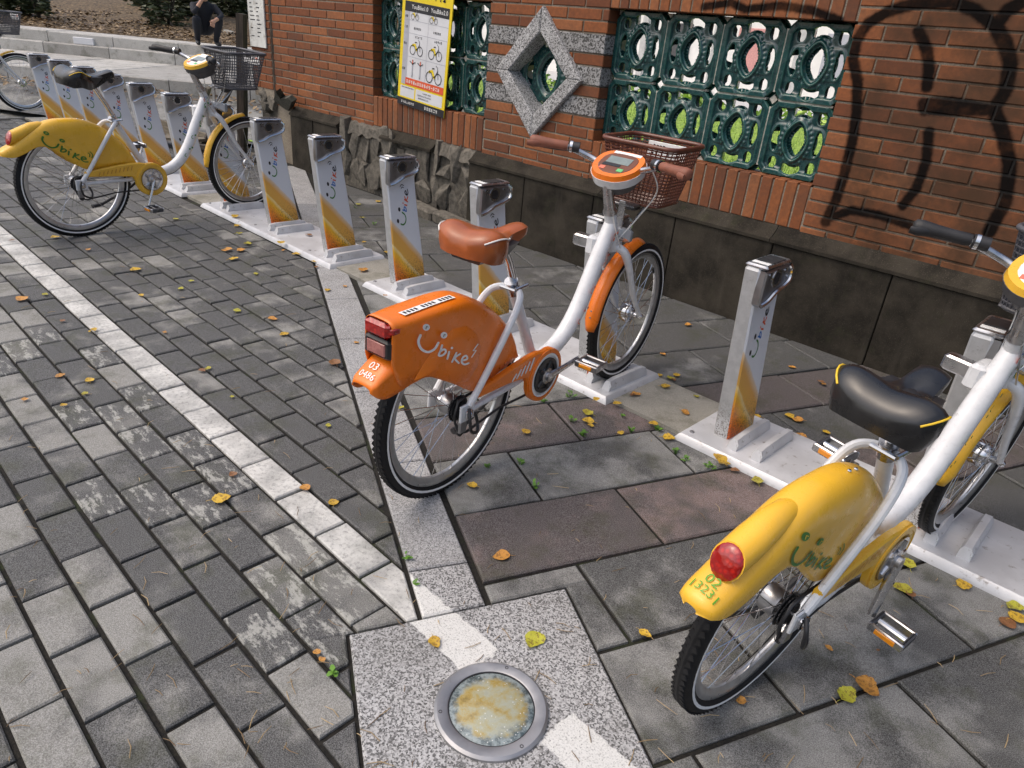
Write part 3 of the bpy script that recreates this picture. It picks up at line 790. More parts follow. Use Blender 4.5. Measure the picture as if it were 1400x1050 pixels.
# low broken kerb lying at the foot of the rubble
for (a, b) in (((-4.42, 3.44), (-4.02, 3.40)), ((-4.0, 3.40), (-3.62, 3.38))):
    d = Vector((b[0] - a[0], b[1] - a[1], 0)); L = d.length
    o = MB().add(cbox(-L / 2, L / 2, -.055, .055, 0, .085, .014), 'rubble').build('kerb_piece', wall, 30); o.location = ((a[0] + b[0]) / 2, (a[1] + b[1]) / 2, -.005); o.rotation_euler = (R_(4), R_(2), math.atan2(d.y, d.x))
# pilaster at the wall's far end with the peeling notice
PXa, PXb, YPI = -6.98, XW0 - .002, YW - .02
pil = MB(); pil.add(box(PXa + .01, PXb, YPI + .007, YW + .24, .55, ZT), 'mortar'); pil.add(box(PXa + .02, PXb - .02, YPI + .06, YW + .2, -.03, .56), 'rubble_dark')
pil.build('pilaster_core', wall)
k = -13
while True:
    z1 = WZ[1] - CP * k; z0 = z1 - CP; k += 1
    if z0 < .58: break
    cuts = [PXa, PXa + (.13 if k % 2 else .255), PXb]
    for a, b in zip(cuts[:-1], cuts[1:]):
        t = rb.random() * .5; cx, cz = (a + b) / 2, (z0 + z1) / 2
        o = MB().add(brick_vf(b - a - JW, CP - JW, .06), 'brick', tone=t).build('brick', wall, None, True); o.location = (cx, YPI, cz)
for i in range(16):
    z = .08 + .5 * rs.random(); rock(rs, .06, .05, rs.uniform(.04, .09), 'rubble_stone', wall, (PXa + .05 + rs.random() * .3, YPI + .03, z), 'rubble', rs.uniform(-.5, .5))
# coping along the wall top
MB().add(cbox(PXa - .03, XW1, YW - .06, YW + .30, ZT, ZT + .07, .01), 'plinth').build('coping', wall)
nb = MB(); c = [onwall(345, 4, YPI - .012), onwall(365, 8, YPI - .012)]
x0, x1 = -6.60 - .06 - .30, -6.66
nb.add(cbox(x0, x1, YPI - .016, YPI - .002, .98, 1.40, .002), 'notice')
MT['notice'] = simple('notice_board', (.62, .63, .6), .6, nscale=7, namt=.12, dirt=((.25, .22, .17), 12, .55, .6))
for r in range(9):
    for s in range(2):
        if random.random() < .8:
            nb.add(box(x0 + .04 + .12 * s, x0 + .04 + .12 * s + random.uniform(.03, .09), YPI - .0175, YPI - .0165, 1.34 - .034 * r, 1.348 - .034 * r), 'logo_black')
tag(nb.build('notice_board'), 'weathered white notice board fixed to the pilaster at the wall end', 'notice board')

# ================================================================== DOCKS
def post_mat():
    m = NT('dock_post_paint'); o = m.obj(); s = m.sep(o); nrm = m.n('TexCoord').outputs['Normal']; nx = m.sep(nrm)[0]
    y, z = s[1], s[2]; n = m.noise(o, 35., 6, .65)
    # swirl edges fall from the front edge to the back edge of the post
    zz = m.math('ADD', z, m.math('MULTIPLY', y, 1.05)); zz = m.math('ADD', zz, m.math('MULTIPLY', m.math('SUBTRACT', m.noise(o, 9., 3), .5), .03))
    c = m.ramp(m.math('DIVIDE', zz, .5), [(0., (.5, .07, .012)), (.24, (.70, .13, .012)), (.38, (.85, .27, .012)), (.50, (.88, .50, .03)), (.555, (.85, .66, .3)), (.575, (.72, .40, .07)), (.72, (.72, .38, .085)), (.79, (.70, .55, .38)), (.81, (.66, .69, .735)), (1., (.66, .69, .735))])
    side = m.maprange(nx, .5, .6)
    grey = m.mix(m.maprange(n, .35, .7), (.47, .48, .49), (.55, .56, .57))
    c = m.mix(side, grey, c)
    low = m.maprange(z, .02, .2, 1., 0.); d = m.math('MULTIPLY', m.maprange(m.noise(o, 170., 4, .7), .5, .6), m.math('MAXIMUM', m.math('MULTIPLY', low, .85), m.maprange(m.noise(o, 14., 5), .6, .75, 0., .3)))
    c = m.mix(d, c, (.075, .05, .03))
    return m.p(Base_Color=c, Roughness=.34, Metallic=m.math('MULTIPLY', m.math('SUBTRACT', 1., side), .35), Coat_Weight=.15)
MT['post'] = post_mat()
MT['plate'] = simple('dock_plate_metal', (.60, .61, .63), .42, .2, nscale=8, namt=.1, dirt=((.14, .11, .08), 30, .58, .65))
MT['plate_front'] = MT['plate']
LOGO_PX = dict(
 smile=[(432, 405), (420, 450), (440, 500), (485, 525), (530, 505), (555, 460)], eye1=(468, 350), eye2=(592, 405),
 b=[(582, 478), (574, 515), (562, 552), (590, 552), (612, 528), (600, 508), (572, 522)], i=[(636, 528), (626, 580)], idot=(655, 500),
 k1=[(692, 538), (662, 606)], k2=[(722, 548), (682, 578), (716, 618)],
 e=[(742, 600), (782, 590), (770, 564), (745, 578), (738, 610), (762, 632), (796, 624)],
 bolt=[(862, 478), (824, 530), (852, 524), (818, 578)], w1=[(812, 500), (826, 520), (818, 548)], w2=[(832, 478), (852, 515), (840, 556)])
def logo_shapes(waves):
    L = LOGO_PX; f = lambda p: (p[0], -p[1]); out = []
    out.append(('smile', ribbon([f(p) for p in L['smile']], 17, 5)))
    for kx in ('eye1', 'eye2'):
        out.append(('eye', disc2(f(L[kx]), 24, 14)))
    for kx, n in (('b', 4), ('i', 0), ('k1', 0), ('k2', 3), ('e', 5)): out.append((kx[0], ribbon([f(p) for p in L[kx]], 15, n)))
    out.append(('i', disc2(f(L['idot']), 10, 10)))
    for kx in (('w1', 'w2') if waves else ('bolt',)): out.append((kx, ribbon([f(p) for p in L[kx]], 9, 3 if waves else 0)))
    return out
PW = .062
def post_sections():
    S_ = []
    for z, xa, xb, ya, yb in ((0, .000, .062, .075, .275), (.15, .001, .061, .055, .250), (.45, .002, .059, .022, .200), (.585, .003, .058, .006, .182), (.655, .003, .058, -.002, .176), (.668, .006, .055, .004, .170)):
        c = .006; S_.append([(xa + c, ya, z), (xb - c, ya, z), (xb, ya + c, z), (xb, yb - c, z), (xb - c, yb, z), (xa + c, yb, z), (xa, yb - c, z), (xa, ya + c, z)])
    return S_
def mk_post_meshes():
    D = {}
    D['post'] = MB().add(loft(post_sections()), 'post').mesh('post', 25)
    # lock head: bracket on the +x face
    hd_ = MB(); prof = [(.004, .548), (.016, .538), (.055, .556), (.095, .578), (.150, .590), (.184, .607), (.192, .635), (.184, .657), (.170, .664), (.004, .660)]
    v, f = prism(ccw(prof), .052, .080, .006); hd_.add(([(z, x, y) for x, y, z in v], f), 'dull_metal')
    D['lock_head'] = hd_.mesh('lock_head', 30)
    lip = smoothpath([(.083, .010, .546), (.086, .045, .556), (.086, .09, .578), (.086, .145, .592), (.086, .178, .61), (.083, .184, .645), (.076, .172, .66)], 5)
    D['lock_lip'] = MB().add(tube(lip, .0080, 8), 'chrome').mesh('lock_lip', 40)
    h = MB(); h.add(lathe([(.030, .0795), (.030, .0825), (.022, .0825), (.022, .0815)], 20, 'X'), 'chrome', Matrix.Translation((0, .085, .628))); h.add(lathe([(.021, .079), (.021, .0832)], 20, 'X'), 'black_plastic', Matrix.Translation((0, .085, .628)))
    D['bolt'] = MB().add(lathe([(.0045, .076), (.0045, .083)], 8, 'X'), 'chrome').mesh('bolt')
    D['key_hole'] = h.mesh('key_hole', 40)
    D['top_cap'] = MB().add(cbox(.001, .081, -.003, .179, .664, .678, .006), 'silver').mesh('top_cap', 30)
    D['display'] = MB().add(box(.012, .070, .06, .15, .6775, .680), 'black_plastic').add(box(.012, .070, .024, .045, .6775, .6795), 'logo_white').mesh('display')
    lg = MB(); cols = dict(s='logo_green', e='logo_black', b='logo_blue', i='logo_red', k='logo_red', w='logo_black')
    def fn(x, y):                      # runs up the post, reading bottom to top
        a = (x - 420) * .00048; b = (y + 625) * .00030
        z = .33 + a; yy = .155 - (z - .33) * .16 - b * 1.0; w_ = .0606 - (z - .33) * .0055; return (w_, yy + .01, z)
    for k, vf in logo_shapes(True): lg.add(map2(vf, fn), cols[k[0]] if k != 'e' else 'logo_black')
    D['logo'] = lg.mesh('logo')
    return D
PM = mk_post_meshes()
def dock_post(x, label):
    r = empty('docking_post', (x, 2.145, .026)); tag(r, label, 'docking post', 'docking posts along the wall')
    for k in ('post', 'top_cap', 'lock_head', 'logo'):
        o = link(k, PM[k], r)
        if k == 'lock_head':
            for q in ('lock_lip', 'key_hole'): link(q, PM[q], o)
            for y, z in ((.03, .647), (.14, .647), (.168, .622)): link('bolt', PM['bolt'], o).location = (0, y, z)
        if k == 'top_cap': link('display', PM['display'], o)
    return r
PS = .668; PXS = [-.985 - PS * k for k in range(-2, 13)]
E1 = 'empty docking post between the orange bicycle and the yellow bicycle standing by the steps'
E2 = 'docking post with orange swirl in the row past the yellow bicycle by the steps'
for k, x in zip(range(-2, 13), PXS):
    lab = {-2: 'docking post with orange swirl beyond the yellow bicycle numbered 13231', -1: 'docking post locked to the yellow bicycle numbered 13231', 0: 'empty docking post between the orange bicycle and the yellow bicycle numbered 13231',
           1: 'docking post locked to the orange bicycle with the brown basket', 2: 'empty docking post rising behind the brown saddle of the orange bicycle', 5: 'docking post beside the front wheel of the yellow bicycle by the steps',
           6: 'docking post seen through the front wheel of the yellow bicycle by the steps', 12: 'docking post at the far end of the row beyond the last bicycle'}.get(k) or {3: 'second empty docking post from the orange bicycle toward the steps', 4: 'third empty docking post from the orange bicycle toward the steps', 7: 'first docking post past the side-on yellow bicycle toward the steps',
           8: 'second docking post past the side-on yellow bicycle toward the steps', 9: 'docking post behind the black saddle of the side-on yellow bicycle', 10: 'fourth docking post past the side-on yellow bicycle toward the steps', 11: 'fifth docking post past the side-on yellow bicycle toward the steps'}[k]
    dock_post(x, lab)
def rail_vf(l=.27, w=.036, h=.045):
    pr = [(-l / 2, 0, 0), (-l / 2 + .012, 0, .9), (-l / 2 + .05, 0, 1), (l / 2 - .04, 0, 1), (l / 2 - .008, 0, .85), (l / 2, 0, 0)]
    rings = []
    for y, _, t in pr:
        hh = max(.004, h * t); rings.append([(-w / 2, y, 0), (-w / 2, y, hh * .6), (-w / 2 * .55, y, hh), (w / 2 * .55, y, hh), (w / 2, y, hh * .6), (w / 2, y, 0)])
    return loft(rings)
RAIL = MB().add(rail_vf(), 'plate').mesh('wheel_rail', 35)
for n, x0 in enumerate((-1.07, -1.07 - 3 * PS, -1.07 - 6 * PS, -1.07 - 9 * PS, -1.07 - 12 * PS)):
    x1 = x0 + (1.66 if n else 3.9)
    pl = MB(); v, f = loft([[(x0 - i, 2.118 - i, z), (x1 + i, 2.118 - i, z), (x1 + i, 2.49 + i * .3, z), (x0 - i, 2.49 + i * .3, z)] for z, i in ((.0, .012), (.008, .010), (.024, 0.), (.028, -.006))]); pl.add((v, f), 'plate')
    lab = ['pale metal base plate under the docks by the yellow bicycle numbered 13231', 'pale metal base plate under the orange bicycle', 'pale metal base plate under the empty docks and the side-on yellow bicycle', 'pale metal base plate past the side-on yellow bicycle', 'pale metal base plate at the far end of the dock row'][n]
    o = tag(pl.build('dock_plate', None, 30), lab, 'base plate', 'base plates of the dock row')
    for k in range(3 if n else 6):
        for dx in (.105, .198):
            r = link('wheel_rail', RAIL, o); r.location = (x0 + .085 + PS * k + dx, 2.30, .026)
    for k in range(3 if n else 6):
        for y in (2.16, 2.45):
            b = MB().add(lathe([(.009, 0), (.009, .004), (.005, .006)], 10, 'Z'), 'dull_metal').build('bolt', o); b.location = (x0 + .03 + PS * k, y, .027)

# ================================================================== BICYCLES
RR, RF, WB = .315, .305, 1.16
def wheel_parts(Rw, seg=64, rear=False):
    D = {}
    tw = .0235
    prof = []
    for k in range(14):
        a = 2 * math.pi * k / 14; rr = tw * (1 + .05 * math.cos(a)); prof.append((Rw - tw + rr * math.cos(a), .0225 * math.sin(a)))
    tm = MB().add(lathe(prof, seg, 'X', True), 'rubber')
    # tread blocks
    nt_ = 96
    for k in range(nt_):
        a = 2 * math.pi * k / nt_
        for sx, off in ((-1, 0), (1, .5)):
            aa = a + off * 2 * math.pi / nt_; X = Matrix.Rotation(aa, 4, 'X') @ Matrix.Translation((sx * .0085, 0, Rw - .0013)) @ Matrix.Rotation(sx * .5, 4, 'Z')
            tm.add(box(-.0075, .0075, -.0062, .0062, -.003, .0009), 'rubber', X)
    D['tyre'] = tm.mesh('tyre', 40)
    D['reflective_ring'] = MB().add(lathe([(Rw - .030, .0222), (Rw - .026, .0232), (Rw - .0225, .0230), (Rw - .0225, .0222)], seg, 'X', True), 'logo_white').add(lathe([(Rw - .030, -.0222), (Rw - .026, -.0232), (Rw - .0225, -.0230), (Rw - .0225, -.0222)], seg, 'X', True), 'logo_white').mesh('reflective_ring', 60)
    ro = Rw - .036; D['rim'] = MB().add(lathe([(ro, .0125), (ro - .004, .0145), (ro - .018, .0125), (ro - .030, .006), (ro - .032, 0), (ro - .030, -.006), (ro - .018, -.0125), (ro - .004, -.0145), (ro, -.0125), (ro - .012, 0)], seg, 'X', True), 'rim_metal').mesh('rim', 40)
    sp = MB(); n = 32
    for k in range(n):
        side = 1 if k % 2 else -1; a = 2 * math.pi * k / n; tw_ = .62 * (1 if (k // 2) % 2 else -1); b = a + tw_
        p0 = (side * .026, .022 * math.cos(b), .022 * math.sin(b)); p1 = (side * .003, (ro - .03) * math.cos(a), (ro - .03) * math.sin(a))
        sp.add(tube([p0, p1], .00125, 5), 'chrome')
    sp.add(cbox(-.004, .004, ro - .038, ro - .026, -.018, .018, .001), 'black_plastic'); D['spokes'] = sp.mesh('spokes', 60)
    hb = MB().add(lathe([(.006, -.062), (.006, -.05), (.013, -.048), (.013, -.034), (.025, -.031), (.025, -.027), (.014, -.024), (.013, 0), (.014, .024), (.025, .027), (.025, .031), (.013, .034), (.013, .048), (.006, .05), (.006, .062)], 18), 'chrome')
    if rear: hb.add(lathe([(.034, -.02), (.036, -.012), (.036, .012), (.034, .02)], 22), 'dull_metal')
    else: hb.add(lathe([(.040, -.022), (.044, -.014), (.044, .014), (.040, .022)], 24), 'chrome'); hb.add(lathe([(.028, .020), (.028, .028), (.02, .032)], 20), 'silver')
    D['hub'] = hb.mesh('hub', 35)
    if rear:
        cs = MB()
        for i, r in enumerate((.046, .040, .034, .028)):
            x = .030 + .006 * i; pr = [(r if j % 2 else r - .004) for j in range(44)]
            poly = [(pr[j] * math.cos(2 * math.pi * j / 44), pr[j] * math.sin(2 * math.pi * j / 44)) for j in range(44)]; v, f = prism(poly, 0, .0025); cs.add(([(z + x, a, b) for a, b, z in v], f), 'black_plastic')
        D['cassette'] = cs.mesh('cassette')
    return D
WRR = wheel_parts(RR, 64, True); WFF = wheel_parts(RF)
def wheel(name, D, parent, loc, rot=0):
    w_ = link(name, D['rim'], parent); w_.location = loc; w_.rotation_euler = (rot, 0, 0)
    for k in D:
        if k != 'rim': link(k, D[k], w_)
    return w_
def fender_shell(top, bot, wid, hdrop, p, u0, u1, nu=40, ns=16):
    """returns vf of shell (loft across u), and surface function x(u,z)"""
    def xz(u, z):
        zt = lerp(top, u); zb = lerp(bot, u); w_ = lerp(wid, u); zc = max(zb, zt - lerp(hdrop, u)); 
        if z <= zc: return w_
        q = min(1., (z - zc) / max(1e-4, zt - zc)); return w_ * (1 - q ** p) ** (1 / p)
    rings = []
    for i in range(nu + 1):
        u = u0 + (u1 - u0) * i / nu; zt = lerp(top, u); zb = min(lerp(bot, u), zt - .004); w_ = lerp(wid, u); zc = min(max(zb, zt - lerp(hdrop, u)), zt - .003)
        half_ = []
        for k in range(5): half_.append((w_, zb + (zc - zb) * k / 4))
        for k in range(1, ns + 1):
            a = math.pi / 2 * k / ns; half_.append((w_ * math.cos(a) ** (2 / p), zc + (zt - zc) * math.sin(a) ** (2 / p)))
        full = half_ + [(-x, z) for x, z in half_[-2::-1]]
        rings.append([(x, u, z) for x, z in full])
    n = len(rings[0]); v = [q for r in rings for q in r]
    f = [(i * n + j, (i + 1) * n + j, (i + 1) * n + j + 1, i * n + j + 1) for i in range(nu) for j in range(n - 1)]
    return (v, f), xz
def solid(o, t=.003):
    s = o.modifiers.new('thick', 'SOLIDIFY'); s.thickness = t; s.offset = -1; return o
def arcpts(c, r, a0, a1, n): return [(0, c[0] + r * math.cos(R_(a0 + (a1 - a0) * k / n)), c[1] + r * math.sin(R_(a0 + (a1 - a0) * k / n))) for k in range(n + 1)]

def build_bike(style, loc, az, label, crank=250., steer=0., number=None, detail=True, saddle_dz=0., saddle_du=0., lean=0., scale=1.):
    Y = style == 'yellow'
    paint = 'yellow_paint' if Y else 'orange_paint'
    root = empty('bicycle', loc, -R_(az)); root.rotation_euler = (0, lean, -R_(az)); root.scale = (scale,) * 3; tag(root, label, 'bicycle', 'share bicycles in the docks')
    def P(name, mb, smooth=35, parent=None): return mb.build(name, parent or root, smooth)
    wheel('rear_wheel', WRR, root, (0, 0, RR), .3)
    fz = .026
    wheel('front_wheel', WFF, root, (0, WB, RF + fz), .7)
    FH = Vector((0, WB, RF + fz))
    # ---- frame
    fr = MB(); BB = (0, .415, .305)
    main = smoothpath([(0, .40, .335), (0, .50, .328), (0, .585, .345), (0, .66, .395), (0, .725, .48), (0, .785, .60), (0, .838, .705), (0, .868, .765)], 5)
    fr.add(tube(main, [.0265 + .0055 * math.sin(math.pi * i / (len(main) - 1)) for i in range(len(main))], 14), 'white_paint')
    fr.add(tube([(0, .425, .36), (0, .355, .49), (0, .268, .645)], [.021, .019, .0185], 12), 'white_paint')
    fr.add(tube([(0, .90, .695), (0, .882, .735), (0, .842, .812)], [.0245, .0245, .023], 14), 'white_paint')
    fr.add(lathe([(.034, -.04), (.036, -.03), (.036, .03), (.034, .04)], 18), 'white_paint', Matrix.Translation(BB))
    for s in (-1, 1):
        fr.add(tube(smoothpath([(s * .066, 0, RR), (s * .060, .10, .318), (s * .048, .28, .314), (s * .03, .40, .312)], 4), [.009] * 4 + [.012] * 9, 10), 'white_paint')
        fr.add(tube(smoothpath([(s * .068, .008, RR + .02), (s * .070, .06, .40), (s * .074, .16, .545), (s * .062, .225, .622), (s * .03, .262, .640), (0, .278, .632)], 5), .0115, 10), 'white_paint')
        fr.add(cbox(s * .066 - .005, s * .066 + .005, -.03, .035, RR - .03, RR + .03, .003), 'white_paint')
    P('frame', fr)
    # ---- rear fender
    if Y:
        top = smtab([(-.372, .508), (-.345, .527), (-.30, .549), (-.24, .588), (-.17, .634), (-.09, .664), (0, .670), (.08, .662), (.16, .632), (.225, .588), (.29, .524), (.335, .458), (.360, .400)])
        bot = smtab([(-.372, .501), (-.355, .494), (-.335, .489), (-.30, .487), (-.25, .505), (-.20, .530), (-.16, .536), (-.117, .520), (-.072, .482), (-.026, .441), (.036, .402), (.09, .392), (.16, .392), (.25, .402), (.36, .394)])
        wid = [(-.372, .014), (-.366, .028), (-.355, .038), (-.33, .046), (-.2, .051), (-.05, .054), (.1, .056), (.25, .050), (.36, .036)]; hdr = [(-.372, .03), (-.2, .075), (0, .10), (.2, .10), (.36, .03)]
        vf, xz = fender_shell(top, bot, wid, hdr, 2.4, -.372, .360)
        fen = solid(P('rear_fender', MB().add(vf, paint), 50))
        # tail light housing
        hs = []
        for y, zc, rx, rz in ((-.09, .638, .018, .008), (-.14, .632, .026, .026), (-.19, .618, .032, .035), (-.24, .599, .0345, .039), (-.296, .578, .034, .038)):
            hs.append([(rx * math.cos(2 * math.pi * k / 18), y - .0 + .012 * math.sin(2 * math.pi * k / 18) * (1 if y < -.2 else 0), zc + rz * math.sin(2 * math.pi * k / 18)) for k in range(18)])
        P('light_housing', MB().add(loft(hs, True, True), paint), 40, fen)
        ls = []
        for d, q in ((0, .93), (-.004, .9), (-.009, .6), (-.011, .2)): ls.append([(  .034 * q * math.cos(2 * math.pi * k / 18), -.2965 + d + .012 * q * math.sin(2 * math.pi * k / 18),    .578 + .038 * q * math.sin(2 * math.pi * k / 18)) for k in range(18)])
        P('tail_light', MB().add(loft(ls, False, True), 'red_lens'), 50)
    else:
        top = smtab([(-.312, .690), (-.23, .692), (-.12, .694), (-.045, .693), (0, .684), (.05, .662), (.10, .634), (.16, .590), (.22, .535), (.27, .470), (.30, .405)])
        bot = smtab([(-.312, .575), (-.285, .505), (-.247, .496), (-.184, .498), (-.127, .471), (-.054, .428), (.0, .392), (.04, .374), (.09, .378), (.15, .390), (.22, .398), (.30, .400)])
        wid = [(-.312, .050), (-.25, .058), (-.1, .062), (.05, .062), (.15, .056), (.24, .046), (.30, .034)]; hdr = [(-.312, .03), (-.1, .034), (0, .05), (.1, .08), (.30, .03)]
        vf, xz = fender_shell(top, bot, wid, hdr, 3.2, -.312, .30, 48)
        fen = solid(P('rear_fender', MB().add(vf, paint), 32))
        # raised belly panel (the lower half stands proud of the upper)
        pan = []
        for s in (-1, 1):
            edge = [(-.235, .505), (-.20, .545), (-.15, .59), (-.09, .618), (-.03, .612), (.02, .575), (.05, .52), (.04, .46), (.0, .42), (-.06, .436), (-.13, .476), (-.185, .503)]
            cx, cz = -.07, .53
            for t, off in ((1.0, .0005), (.94, .0045), (.5, .006)):
                pan.append([(s * (xz(cx + (u - cx) * t, cz + (z - cz) * t) + off), cx + (u - cx) * t, cz + (z - cz) * t) for u, z in edge])
            vfp = loft(pan[-3:], False, True)
            if s < 0: vfp = (vfp[0], [tuple(reversed(q)) for q in vfp[1]])
            P('belly_panel', MB().add(vfp, paint), 40, fen)
        tp2 = smtab([(-.372, .518), (-.35, .536), (-.32, .556), (-.28, .58), (-.22, .60)]); bt2 = smtab([(-.372, .504), (-.35, .484), (-.32, .476), (-.28, .482), (-.22, .498)])
        vf2, xz2 = fender_shell(tp2, bt2, [(-.372, .034), (-.355, .045), (-.22, .056)], [(-.372, .012), (-.22, .05)], 2.6, -.372, -.22, 18)
        flap = solid(P('mudflap', MB().add(vf2, paint), 45))
        tl = MB(); tl.add(cbox(-.045, .045, -.326, -.298, .640, .686, .010), 'red_lens'); tl.add(cbox(-.049, .049, -.320, -.276, .580, .638, .008), 'black_plastic'); tl.add(cbox(-.053, .053, -.316, -.268, .652, .676, .006), 'red_lens'); tl.add(cbox(-.034, .034, -.3235, -.317, .590, .628, .003), 'refl_pink')
        P('tail_light', tl, 30)
        stk = MB(); n = 12
        for i in range(n):
            u0, u1 = -.255 + .2 * i / n, -.255 + .2 * (i + 1) / n; stk.add(([(a, u, lerp(top, u) + .0022) for u in (u0, u1) for a in (.012, .036)], [(0, 1, 3, 2)]), 'logo_white')
        for i in range(14):
            u = -.247 + i * .0136
            if i not in (4, 9): stk.add(([(a, q, lerp(top, q) + .0030) for q in (u, u + .0075) for a in (.017, .031)], [(0, 1, 3, 2)]), 'logo_black')
        P('top_sticker', stk, None, fen)
    # decals
    lg = MB(); col = 'logo_green' if Y else 'logo_white'
    def side_fn(x, y):
        px, py = x, -y
        u = -.227 + .000576 * (px - 430) + .0000065 * (py - 410); z = .638 - .000159 * (px - 430) - .000417 * (py - 410)
        if Y: u, z = u + .075, z - .052
        d = .0028 if Y else .0085
        return (xz(u, z) + d, u, z)
    for k, vf in logo_shapes(Y): lg.add(map2(vf, side_fn), col)
    if not Y:
        for e_ in ('eye1', 'eye2'): lg.add(map2(ribbon([(LOGO_PX[e_][0] - 4, -LOGO_PX[e_][1] - 9), (LOGO_PX[e_][0] - 1, -LOGO_PX[e_][1] + 8), (LOGO_PX[e_][0] + 9, -LOGO_PX[e_][1] + 3)], 5), lambda x, y: tuple(Vector(side_fn(x, y)) + Vector((.0012, 0, 0)))), 'logo_black')
    else:
        for e_ in ('eye1', 'eye2'): lg.add(map2(ribbon([(LOGO_PX[e_][0] - 5, -LOGO_PX[e_][1] - 10), (LOGO_PX[e_][0] - 2, -LOGO_PX[e_][1] + 9), (LOGO_PX[e_][0] + 11, -LOGO_PX[e_][1] + 3)], 5), lambda x, y: tuple(Vector(side_fn(x, y)) + Vector((.0012, 0, 0)))), 'yellow_trim')
    P('logo', lg, None, fen)
    if number:
        nm = MB(); tt, tf = (top, xz) if Y else (tp2, xz2); par = fen if Y else flap
        for line, s_, (uc) in zip(number, (.031, .026), ((-.320, -.341) if Y else (-.325, -.350))):
            vf = text2(line, s_)
            def fn(x, y, uc=uc):
                u = uc + y * .85; lim = lerp(tt, u)
                X_ = x * 1.05
                w_ = (lerp(wid, u) if Y else .05) ; q = min(.98, abs(X_) / w_); pp = 2.4 if Y else 2.6
                hh = min(lerp(hdr, u) if Y else .03, .05); z = lim - hh * (1 - (1 - q ** pp) ** (1 / pp))
                return (X_, u - .0015, z + .0035)
            nm.add(map2(vf, fn), 'lime' if Y else 'logo_white')
        P('number', nm, None, par)
    for (u_, z_) in (((-.02, 0), (.012, 0)) if Y else ()):
        P('rivet', MB().add(lathe([(.0045, 0), (.003, .0025)], 8, 'Z'), 'chrome', Matrix.Translation((.012, u_ + .08, lerp(top, u_ + .08) + .001))), None, fen)
    cbl = MB(); cbl.add(tube([Vector(q_) + Vector((-.012, .014, -.026)) for q_ in main[6:]], .0028, 6), 'black_plastic'); cbl.add(tube([Vector(q_) + Vector((.012, .014, -.026)) for q_ in main[6:]], .0028, 6), 'black_plastic')
    stuff(P('brake_cable', cbl, 60))
    P('weld_collar', MB().add(tube([(0, .887, .722), (0, .883, .732)], .0262, 16), 'silver'), 40)
    if Y:
        em = MB(); X_ = Matrix.Translation((.0262, .858, .757)) @ Matrix.Rotation(R_(90), 4, 'Y') @ Matrix.Rotation(R_(60), 4, 'Z')
        for k_, c_ in enumerate(('logo_green', 'logo_blue', 'logo_red', 'yellow_trim')):
            em.add(([(0, 0, .0)] + [(.017 * math.cos(R_(90 * k_ + 6 + 13 * i_)), .017 * math.sin(R_(90 * k_ + 6 + 13 * i_)), .0) for i_ in range(7)], [tuple(range(8))]), c_, X_)
            em.add(([(0.003 * math.cos(R_(90 * k_ + 45)), .003 * math.sin(R_(90 * k_ + 45)), .0006)] + [(.0135 * math.cos(R_(90 * k_ + 14 + 10.3 * i_)), .0135 * math.sin(R_(90 * k_ + 14 + 10.3 * i_)), .0006) for i_ in range(7)], [tuple(range(8))]), 'logo_white', X_)
        stuff(P('emblem', em))
    # ---- chain guard, drive train
    cg = MB(); ring = []
    outl = [(.03, .358), (.03, .385), (.12, .397), (.22, .408), (.30, .414), (.36, .412)] if Y else [(.03, .352), (.05, .385), (.12, .388), (.22, .402), (.30, .412), (.36, .412)]
    outl += [(.415 + .100 * math.cos(R_(a)), .308 + .100 * math.sin(R_(a))) for a in range(105, -181, -15)] + [(.30, .334), (.2, .346)]
    v, f = prism(ccw(outl), 0, .020, .005); cg.add(([(z + .058, x, y) for x, y, z in v], f), paint)
    guard = P('chain_guard', cg, 30)
    d2_ = MB()
    if Y:
        d2_.add(lathe([(.098, .078), (.098, .081), (.086, .083), (.084, .081), (.072, .080), (.072, .078)], 32), paint, Matrix.Translation((0, .415, .308)))
        for i in range(9): d2_.add(map2(ribbon([(.10 + .024 * i, .362 + .0018 * i), (.108 + .024 * i, .378 + .0024 * i)], .006), lambda x, y: (.0795, x, y)), 'trim_gold')
    else:
        d2_.add(lathe([(.098, .078), (.098, .081), (.084, .083), (.084, .078)], 36), paint, Matrix.Translation((0, .415, .308))); d2_.add(lathe([(.082, .0785), (.082, .0815), (.074, .0815), (.074, .0785)], 36), 'logo_white', Matrix.Translation((0, .415, .308)))
        for i in range(5): d2_.add(map2(ribbon([(.215 + .024 * i, .355 + .002 * i), (.232 + .024 * i, .372 + .007 * i)], .009), lambda x, y: (.0797, x, y)), 'logo_white')
    P('guard_trim', d2_, 30, guard)
    cr = MB(); cr.add(lathe([(.066, .0785), (.066, .084), (.05, .085), (.05, .081)], 36), 'silver' if Y else 'black_plastic'); 
    for k in range(5):
        a = 2 * math.pi * k / 5; cr.add(tube([(.083, 0, 0), (.083, .056 * math.cos(a), .056 * math.sin(a))], .008, 8), 'silver' if Y else 'black_plastic')
    cr.add(lathe([(.03, .078), (.03, .09), (.018, .094)], 20), 'silver'); co = P('chainring', cr, 35); co.location = (0, .415, .308)
    for s, a0 in ((1, crank), (-1, crank + 180)):
        a = R_(a0); L = .165; e_ = Vector((0, math.cos(a), math.sin(a))); bx = s * .094
        arm = MB().add(tube([Vector((bx, 0, 0)), Vector((bx + s * .008, 0, 0)) + e_ * L * .5, Vector((bx + s * .014, 0, 0)) + e_ * L], [.015, .0115, .0105], 10, True, .62), 'silver').add(lathe([(.017, bx - .012), (.017, bx + .010), (.008, bx + .013)], 14), 'silver')
        ao = P('crank_arm', arm, 40); ao.location = (0, .415, .308)
        pc = Vector((bx + s * .014, 0, 0)) + e_ * L; pd = MB(); x0 = pc.x + s * .012
        xs = sorted((x0, x0 + s * .092)); pe = pc
